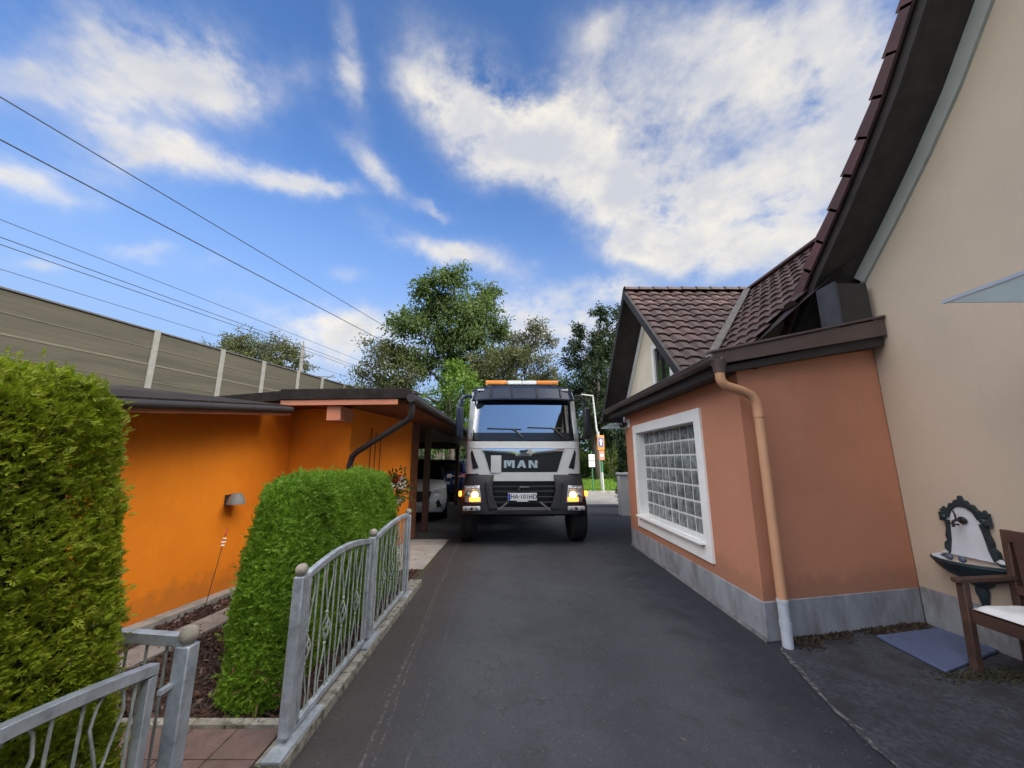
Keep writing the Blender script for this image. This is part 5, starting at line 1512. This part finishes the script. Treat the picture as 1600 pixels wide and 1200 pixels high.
# scrolled crest
crest = [(.13, 1.075), (.155, 1.10), (.14, 1.125), (.125, 1.15), (.10, 1.165), (.085, 1.20), (.055, 1.205), (.035, 1.235), (.012, 1.235), (0, 1.275)]
inner = [(0, 1.182), (.045, 1.172), (.088, 1.137), (.112, 1.075)]
fr.prism([fp(a, z) for a, z in crest + inner], (0, 0, 0), (-.045, 0, 0))
fr.prism([fp(-a, z) for a, z in crest + inner], (0, 0, 0), (-.045, 0, 0))
for s_ in (-1, 1):
    side = [(.113, 1.04), (.150, 1.035), (.155, .96), (.172, .90), (.165, .86), (.195, .83), (.20, .78), (.165, .745), (.158, .765), (.142, .83), (.130, .95)]
    fr.prism([fp(s_ * a, z) for a, z in side], (0, 0, 0), (-.042, 0, 0))
    fr.prism([fp(s_ * a, z) for a, z in [(.165, .752), (.26, .712), (.262, .700), (.20, .715)]], (0, 0, 0), (-.036, 0, 0))
    # small square rosettes with finial
    fr.prism([fp(s_ * a, z) for a, z in [(.125, 1.115), (.135, 1.15), (.15, 1.135), (.16, 1.165), (.172, 1.135), (.19, 1.14), (.182, 1.112)]], (0, 0, 0), (-.03, 0, 0))
    fr.ball((X0 - .045, fyc + s_ * .152, 1.072), .024, seg=10, sq=(.6, 1, 1))
    for (za, zb, aa, ab) in ((1.10, 1.112, .118, .188), (1.034, 1.045, .118, .188), (1.034, 1.112, .180, .190)):
        fr.box((X0 - .025, fyc + s_ * (aa + ab) / 2, (za + zb) / 2), (.04, ab - aa, zb - za))
fr.build('frame', FGREEN, fo)
rs_ = MB()
for s_ in (-1, 1): rs_.box((X0 - .012, fyc + s_ * .15, 1.073), (.022, .06, .062))
rs_.build('rosette', FWHITE, fo)
# bowl: half round basin with rim and stem
bw = MB()
for (prof, ) in (([(.02, .30), (.035, .40), (.05, .46), (.045, .50), (.09, .53), (.11, .56), (.20, .595), (.255, .645), (.285, .69), (.295, .70), (.295, .715), (.27, .715), (.25, .69), (.18, .63), (0, .61)],),):
    seg = 20; n_ = len(prof)
    for r_, h in prof:
        for k in range(seg + 1):
            a = math.pi * k / seg
            bw.v.append((X0 - .9 * r_ * math.sin(a), fyc + r_ * math.cos(a), h))
    for i in range(n_ - 1):
        for k in range(seg): bw.f.append((i * (seg + 1) + k, i * (seg + 1) + k + 1, (i + 1) * (seg + 1) + k + 1, (i + 1) * (seg + 1) + k))
bso = bw.build('basin', FGREEN, fo, smooth=True)
ln = MB(); lp = [(.0, .617), (.17, .637), (.245, .69), (.268, .719), (.28, .7195)]; seg = 20
for r_, h in lp:
    for k in range(seg + 1):
        a = math.pi * k / seg
        ln.v.append((X0 - .9 * r_ * math.sin(a), fyc + r_ * math.cos(a), h + .004))
for i in range(len(lp) - 1):
    for k in range(seg): ln.f.append((i * (seg + 1) + k, i * (seg + 1) + k + 1, (i + 1) * (seg + 1) + k + 1, (i + 1) * (seg + 1) + k))
ln.build('lining', FWHITE, bso, smooth=True)
tp = MB().tube([fp(0, 1.06, .03), fp(.005, 1.06, .10), fp(.01, 1.05, .12), fp(.012, 1.0, .125)], .011, 8).ball(fp(0, 1.06, .045), .032, seg=12, sq=(.5, 1.2, 1)).tube([fp(.01, 1.06, .09), fp(.01, 1.11, .09), fp(.03, 1.14, .08)], .007, 6).bar(fp(-.03, 1.025, .12), fp(.055, 1.03, .12), .012, .012)
tp.build('tap', mat('tap_bronze', (.035, .030, .032), .4, .2, 10, metal=.5), fo)
for a in (.03, -.07):
    MB().ball(fp(a, .745, .20), .030, seg=12, sq=(.7, 1, .9)).build('rim_ball', mat('fountain_blue', (.055, .075, .11), .5, .2, 8), fo, smooth='all')

bench = thing('bench', 'dark brown wooden bench with thick white cushion before the beige wall', 'bench', (3.85, 2.6, 0))
BW = mat('bench_wood', (.060, .030, .023), .6, .25, 7, .25, stretch=(1, .25, 1))
for y in (3.30, 1.75):
    MB().bar((3.60, y, 0), (3.63, y, .63), .05, .06, up=(0, 1, 0)).build('leg', BW, bench, bevel=.006)
    MB().bar((4.02, y, 0), (4.085, y, 1.03), .055, .05, up=(0, 1, 0)).build('leg', BW, bench, bevel=.006)
    MB().bar((3.57, y, .645), (4.06, y, .665), .06, .035).build('armrest', BW, bench, bevel=.008)
    MB().bar((3.64, y, .36), (4.03, y, .36), .03, .06).build('side_rail', BW, bench)
MB().box((3.64, 2.525, .385), (.035, 1.5, .09)).box((4.0, 2.525, .385), (.03, 1.5, .08)).build('apron', BW, bench, bevel=.004)
sl = MB()
for k in range(4): sl.box((3.68 + .1 * k, 2.525, .437), (.08, 1.5, .02))
sl.build('seat', BW, bench, bevel=.004)
bb = MB().box((4.06, 2.525, .985), (.035, 1.5, .09)).box((4.03, 2.525, .58), (.03, 1.5, .07))
for k in range(10): bb.box((4.045, 1.88 + .143 * k, .78), (.022, .139, .36))
bb.build('backrest', BW, bench, bevel=.004)
MB().bar((3.66, 2.95, .40), (3.66, 2.95, .02), .035, .035, up=(0, 1, 0)).build('strut', BW, bench)
cu = thing('bench_cushion', 'thick white seat cushion lying on the brown bench', 'cushion', (3.82, 2.52, .448))
def cush(u, v):
    e = (1 - abs(2 * u - 1) ** 6) * (1 - abs(2 * v - 1) ** 10)
    return (3.61 + .40 * u, 1.83 + 1.42 * v, .452 + .052 * e ** .5 + .006 * math.sin(v * 40) * e)
mbc = MB().grid(cush, 16, 40)
mbc.box((3.81, 2.54, .455), (.385, 1.40, .014))
mbc.build('cover', mat('cushion_cloth', (.70, .71, .74), .85, .04, 4, .25, 120), cu, smooth='all')

dm = MB()
q = [(3.32, 3.83), (4.07, 3.99), (4.105, 3.56), (3.29, 3.235)]
dm.prism([(x, y, .006) for x, y in q], (0, 0, 0), (0, 0, .024))
o = dm.build('doormat', mat('blue_mat', (.080, .105, .205), .9, .1, 3, .5, 150, col2=(.062, .080, .155), c2scale=5), bevel=.008, base=(3.7, 3.65, 0))
label(o, 'blue grey rubber doormat on the ground before the bench', 'doormat')

sp = thing('spotlight', 'black spotlight on a white square plate at the far annex corner', 'spotlight', (2.29, 7.46, 2.28))
MB().box((2.288, 7.46, 2.30), (.024, .17, .17)).build('plate', WHITE, sp, bevel=.005)
MB().lathe([(.03, 0), (.055, .02), (.06, .11), (.05, .12), (0, .10)], (2.20, 7.46, 2.27), axis='Y', seg=16).bar((2.20, 7.49, 2.27), (2.285, 7.47, 2.30), .04, .04).build('lamp_head', TBLACK, sp, smooth=True)

pi_ = MB().box((3.42, 11.6, .58), (.5, .3, 1.16)).box((3.42, 11.6, 1.18), (.56, .36, .06))
o = pi_.build('gate_pillar', mat('pillar_render', (.50, .50, .53), .85, .08, 4, .3), bevel=.01, base=(3.42, 11.6, 0))
label(o, 'pale grey rendered pillar standing behind the annex corner', 'pillar')

# street lamp and the two sign posts on the verge
slp = thing('street_lamp', 'tall thin grey street lamp behind the orange framed sign', 'street lamp', (4.60, 20.2, 0))
MB().tube([(4.66, 20.2, 0), (4.62, 20.2, 2.6), (4.50, 20.2, 3.2), (4.38, 20.2, 4.95)], [.06, .055, .05, .04], 8).build('pole', mat('lamp_pole', (.42, .43, .43), .6, .1, 5), slp, smooth=True)
MB().bar((4.40, 20.2, 4.97), (3.75, 20.2, 5.06), .14, .07).build('lamp_head', mat('lamp_pole', (.42, .43, .43)), slp, bevel=.02)
MB().lathe([(.075, 0), (.075, .3)], (4.57, 20.2, 2.75), seg=10).build('clamp', mat('lamp_pole', (.42, .43, .43)), slp)
sg = thing('road_sign', 'orange framed blue sign over a salmon panel on a green post', 'road sign', (4.43, 18.95, 0))
MB().tube([(4.45, 19.0, 0), (4.42, 19.0, 1.0)], .05, 8).build('post', mat('lamp_pole', (.42, .43, .43)), sg)
MB().tube([(4.42, 19.0, 1.0), (4.38, 19.0, 2.7)], .06, 8).build('post', mat('green_post', (.03, .16, .07), .5, .1, 5), sg)
pn_ = MB().box((4.40, 18.92, 2.42), (.34, .03, .72)).build('frame', mat('sign_orange', (.72, .27, .05), .5, .05, 5), sg, bevel=.04)
MB().box((4.40, 18.90, 2.44), (.22, .02, .46)).build('panel', mat('sign_blue', (.05, .16, .48), .4, .05, 5), pn_, bevel=.02)
MB().prism([(4.40 + a * .7, 18.888, 2.40 + b * .7) for a, b in ((-.05, -.16), (.05, -.16), (.05, .12), (.12, .12), (0, .30), (-.12, .12), (-.05, .12))], (0, 0, 0), (0, .004, 0)).build('symbol', PAPER, pn_)
MB().box((4.42, 18.92, 1.80), (.26, .03, .46)).build('lower_panel', mat('sign_salmon', (.62, .24, .16), .5, .05, 5), sg, bevel=.03)
MB().box((4.42, 18.90, 1.80), (.17, .02, .12)).build('lower_mark', PAPER, sg)
ss = thing('road_sign', 'pair of small white signs on a thin green post beside the orange sign', 'road sign', (3.93, 18.95, 0))
MB().tube([(3.95, 19.0, 0), (3.93, 19.0, 2.0)], .03, 8).build('post', mat('green_post', (.03, .16, .07)), ss)
MB().box((3.92, 18.95, 1.70), (.30, .02, .30)).build('panel', PAPER, ss, bevel=.02)
MB().tube([(3.92 + .095 * math.cos(k * math.pi / 10), 18.935, 1.70 + .095 * math.sin(k * math.pi / 10)) for k in range(21)], .010, 5).build('ring', GREY, ss)
MB().box((3.92, 18.95, 1.38), (.30, .02, .28)).build('panel', PAPER, ss, bevel=.02)

# ------------------------------------------------------------------ trees and shrubs
BARKM = mat('tree_bark', (.075, .062, .05), .95, .3, 6, .8, 20, stretch=(1, 1, .3))
def tree(name, text, base, H, clumps, leaves, L_, m, seed, trunk_r=.25, sparse=.0, group='trees beyond the road', squash=.8, limbs=True):
    """clumps: list of (dx, dy, z, r) leaf masses; limbs run from the trunk into each; leaves gather on twigs"""
    rg = np.random.default_rng(seed)
    t = thing(name, text, 'tree' if 'tree' in name else 'shrub', base, group=group)
    B = Vector(base); tw = MB()
    zc = max(c[2] for c in clumps)
    top = B + Vector((rg.normal() * .3, rg.normal() * .3, zc * .92))
    tw.tube([B - Vector((0, 0, .2)), B + Vector((rg.normal() * .1, 0, H * .25)), B.lerp(top, .6) + Vector((rg.normal() * .3, 0, 0)), top], [trunk_r * 1.2, trunk_r, trunk_r * .55, trunk_r * .12], 8)
    Q = []
    tot = sum(c[3] ** 2 for c in clumps)
    for (dx, dy, z, r) in clumps:
        c0 = B + Vector((dx, dy, z))
        if limbs:
            st_ = B.lerp(top, min(.9, max(.12, (z - r * 1.1) / max(zc, .1))))
            st_.z = min(st_.z, z - .2)
            md_ = st_.lerp(c0, .5) + Vector((rg.normal() * .2, rg.normal() * .2, .25 * r))
            tw.tube([st_, md_, c0], [trunk_r * .38, trunk_r * .22, trunk_r * .08], 6)
        k = int(leaves * r * r / tot)
        nb = max(5, int(k / 55)); kk = max(1, k // nb)
        # twigs: directions from the clump centre, leaves along the outer half of each
        dirs = unit(rg.normal(size=(nb, 3)) + np.array([0, 0, .15]))
        ln = r * (.55 + .55 * rg.uniform(size=nb) ** .6)
        if limbs:
            for q in range(0, nb, 3):
                e = c0 + Vector(dirs[q] * ln[q] * [1, 1, squash] * .9)
                tw.tube([c0, c0.lerp(e, .5) + Vector((0, 0, .08 * r)), e], [trunk_r * .10, trunk_r * .06, trunk_r * .025], 4, cap=False)
        s_ = rg.uniform(.30, 1.05, (nb, kk))
        P = np.array(c0)[None, None, :] + (dirs * ln[:, None])[:, None, :] * s_[:, :, None] * np.array([1, 1, squash]) + rg.normal(size=(nb, kk, 3)) * (.13 * r) * (1 + sparse)
        P = P.reshape(-1, 3)
        P = P[P[:, 2] > B.z + .02]
        D = rg.normal(size=P.shape) + (P - np.array(c0)) / r * .8 + np.array([0, 0, -.25])
        Q.append(leaf_quads(P, D, L_ * rg.uniform(.6, 1.4, len(P)), L_ * .52, rg, .15))
    tw.build('trunk' if limbs else 'stems', BARKM, t, smooth='all')
    quads_mesh('crown' if 'tree' in name else 'foliage', np.concatenate(Q), m, t)
    return t
LF_A = leaf_mat('leaf_ash', (.038, .066, .024), (.140, .195, .066), .42, .45)
LF_B = leaf_mat('leaf_dull', (.048, .056, .024), (.125, .135, .058), .35, .5)
LF_C = leaf_mat('leaf_silver', (.075, .08, .05), (.17, .17, .12), .4, .5)
LF_D = leaf_mat('leaf_dark', (.010, .022, .010), (.040, .068, .026), .25, .4)
LF_E = leaf_mat('leaf_bright', (.055, .105, .014), (.16, .27, .045), .4, .6)
LF_F = leaf_mat('leaf_olive', (.045, .07, .014), (.13, .18, .04), .4, .6)
rc_ = random.Random(4)
def crown(pts, jit=.5):
    return [(a + rc_.uniform(-jit, jit), rc_.uniform(-1.6, 1.6), z + rc_.uniform(-jit, jit) * .6, r) for a, z, r in pts]
# tall airy tree in the middle
tree('tree', 'tallest airy green tree rising right behind the truck', (-4.6, 28, 0), 16, crown([(0.4, 15.2, 1.5), (-1.6, 14.6, 1.4), (2.0, 14.6, 1.4), (-.5, 13.6, 1.9), (2.6, 12.9, 1.7), (-2.9, 12.8, 1.7), (.8, 12.0, 2.0), (3.3, 11.4, 1.5), (-3.6, 11.2, 1.6), (-1.2, 10.8, 1.8), (1.6, 10.0, 1.7), (-2.8, 9.0, 1.7), (0, 8.4, 1.8), (3.0, 9.0, 1.4), (-4.4, 9.4, 1.3), (-5.2, 7.6, 1.3), (-3.4, 7.0, 1.5), (2.2, 7.4, 1.5)]), 30000, .26, LF_A, 31, .30)
tree('tree', 'thin sparse greyish tree left of the tallest tree', (-9.2, 27, 0), 11, crown([(-1.2, 9.4, 1.1), (.4, 9.9, 1.2), (1.8, 9.2, 1.2), (-2.2, 8.2, 1.1), (-.2, 8.2, 1.3), (1.6, 7.6, 1.3), (-1.6, 6.8, 1.2), (.6, 6.2, 1.3), (-2.6, 6.2, .9), (1.8, 5.6, 1.2), (-.8, 5.0, 1.1)]), 6500, .20, LF_B, 32, .16, .6)
tree('tree', 'pale silvery sparse tree right of the tallest tree', (.9, 29, 0), 13, crown([(.3, 11.9, 1.0), (1.4, 11.5, .95), (-.8, 11.4, 1.0), (2.1, 10.6, .9), (.6, 10.4, 1.1), (-1.2, 9.9, 1.1), (1.7, 9.2, 1.0), (0, 8.8, 1.2), (2.2, 8.0, .9), (.9, 7.4, 1.1)]), 5200, .21, LF_C, 33, .15, .7)
tree('tree', 'olive brown leafy tree close above the truck cab', (-.6, 25.5, 0), 10, crown([(.4, 9.0, 1.3), (-1.0, 8.3, 1.4), (1.3, 8.0, 1.2), (-.2, 7.2, 1.5), (1.6, 6.6, 1.2), (-1.6, 6.6, 1.3), (.4, 5.6, 1.4)]), 10000, .20, LF_B, 34, .2)
tree('tree', 'bright green leafy young tree between garage roof and truck', (-3.6, 22.5, 0), 7.2, crown([(0, 6.6, 1.0), (-.9, 5.9, 1.1), (.9, 5.8, 1.1), (-.2, 4.9, 1.2), (1.2, 4.6, 1.1), (-1.4, 4.4, 1.1), (.4, 3.5, 1.2), (-.9, 3.0, 1.2), (1.3, 2.9, 1.1)], .3), 9000, .19, LF_E, 35, .12)
tree('tree', 'yellowish green round bush tree behind the light bar', (3.4, 30, 0), 9, crown([(0, 8.2, 1.3), (-1.2, 7.6, 1.2), (1.1, 7.4, 1.2), (0, 6.4, 1.5), (1.6, 6.0, 1.3), (-1.5, 6.0, 1.3), (.2, 5.0, 1.5)]), 10000, .21, LF_F, 36, .2)
tree('tree', 'tall dark narrow tree right of the white truck', (6.6, 30, 0), 14, crown([(.2, 13.0, .95), (-.6, 12.2, 1.05), (.8, 12.0, 1.1), (-1.0, 10.9, 1.1), (.4, 10.8, 1.3), (1.4, 10.4, 1.2), (-.7, 9.5, 1.3), (1.0, 9.0, 1.4), (-1.2, 8.0, 1.2), (.3, 7.6, 1.5), (-.8, 6.2, 1.5), (1.2, 6.0, 1.5), (0, 4.6, 1.6)]), 15000, .23, LF_D, 37, .25)
tree('tree', 'big dark tree half hidden by the far house gable', (10.2, 32, 0), 15, crown([(0, 13.8, 1.6), (-1.6, 13.0, 1.4), (1.7, 13.0, 1.6), (-.6, 11.6, 1.9), (1.8, 11.0, 1.9), (-2.0, 10.4, 1.7), (0, 9.2, 2.1), (2.2, 8.4, 1.9), (-2.0, 8.0, 1.9), (0, 6.6, 2.1), (-1.6, 5.0, 1.9), (1.6, 5.0, 1.9), (-2.6, 6.4, 1.5)]), 16000, .26, LF_D, 38, .3)
tree('tree', 'dark low tree filling the gap right of the street lamp', (8.9, 34, 0), 8, crown([(0, 5.6, 1.3), (-1.0, 4.8, 1.2), (1.2, 4.8, 1.4), (0, 3.6, 1.6), (-1.2, 3.0, 1.3), (1.6, 3.0, 1.4)]), 9000, .20, LF_D, 39, .18)
tree('tree', 'round olive tree top showing over the noise barrier', (-33.5, 46, 0), 18, crown([(0, 16.2, 2.2), (-2.6, 15.6, 2.2), (2.6, 15.6, 2.1), (-4.8, 14.8, 1.8), (4.8, 14.8, 1.9), (0, 14.0, 2.6), (6.4, 13.4, 1.6), (-3.4, 13.4, 2.2), (3.4, 13.4, 2.2), (-6.2, 13.4, 1.5)]), 12000, .30, LF_B, 40, .35)
# shrubs along the verge
k = 0
for (x, y, h, m_, tx) in ((3.6, 31.2, 3.4, LF_F, 'yellow green shrub on the verge nearest the truck side'), (5.0, 32.4, 3.7, LF_E, 'bright shrub on the verge behind the white signs'), (6.9, 31.0, 3.0, LF_F, 'upright grey green shrub right of the sign posts'), (8.0, 31.4, 2.7, LF_F, 'low green shrub near the pale pillar'), (5.9, 31.8, 2.2, LF_A, 'small dark green shrub behind the green sign post')):
    tree('shrub', tx, (x, y, 0), h, [(rc_.uniform(-.3, .3), rc_.uniform(-.3, .3), h * f, h * .30 * (1.25 - f * .6)) for f in (.2, .38, .5, .66, .84)] + [(.4, 0, h * .4, h * .25), (-.4, 0, h * .36, h * .25)], 4200, .16, m_, 50 + k, .05, limbs=False, group='shrubs on the verge', squash=1.1)
    k += 1
tree('shrub', 'dark columnar conifer behind the pale pillar', (4.0, 13.6, 0), 2.9, [(0, 0, .5 + .4 * q, .42 - .03 * q) for q in range(6)], 6000, .09, LF_D, 60, .04, limbs=False, group='shrubs behind the carport and pillar', squash=1.3)
for q, (x, y, tx) in enumerate(((-4.9, 21.4, 'dark hedge shrub behind the carport, left one'), (-2.7, 21.8, 'dark hedge shrub behind the carport, nearer the truck'))):
    tree('shrub', tx, (x, y, 0), 2.0, [(rc_.uniform(-.9, .9), rc_.uniform(-.3, .3), .4 + .22 * k2, .6) for k2 in range(6)], 4200, .13, LF_D, 61 + q, .04, limbs=False, group='shrubs behind the carport and pillar', squash=1.0)
# far wood closing the view along the road
rg = np.random.default_rng(77); Pn = []
n = 42000
a_ = rg.uniform(-70, 110, n); hgt = 6.5 + 2.2 * np.sin(a_ * .21) + 1.6 * np.sin(a_ * .53 + 1) + .9 * np.sin(a_ * 1.7)
P = np.column_stack([a_, 58 + rg.uniform(-4, 4, n) + .12 * np.abs(a_), hgt * rg.uniform(0, 1, n) ** .75])
o = quads_mesh('far_wood', leaf_quads(P, rg.normal(size=P.shape), .75, .5, rg), LF_D)
label(o, 'far dark wood closing the view beyond the verge', 'wood', kind='stuff')
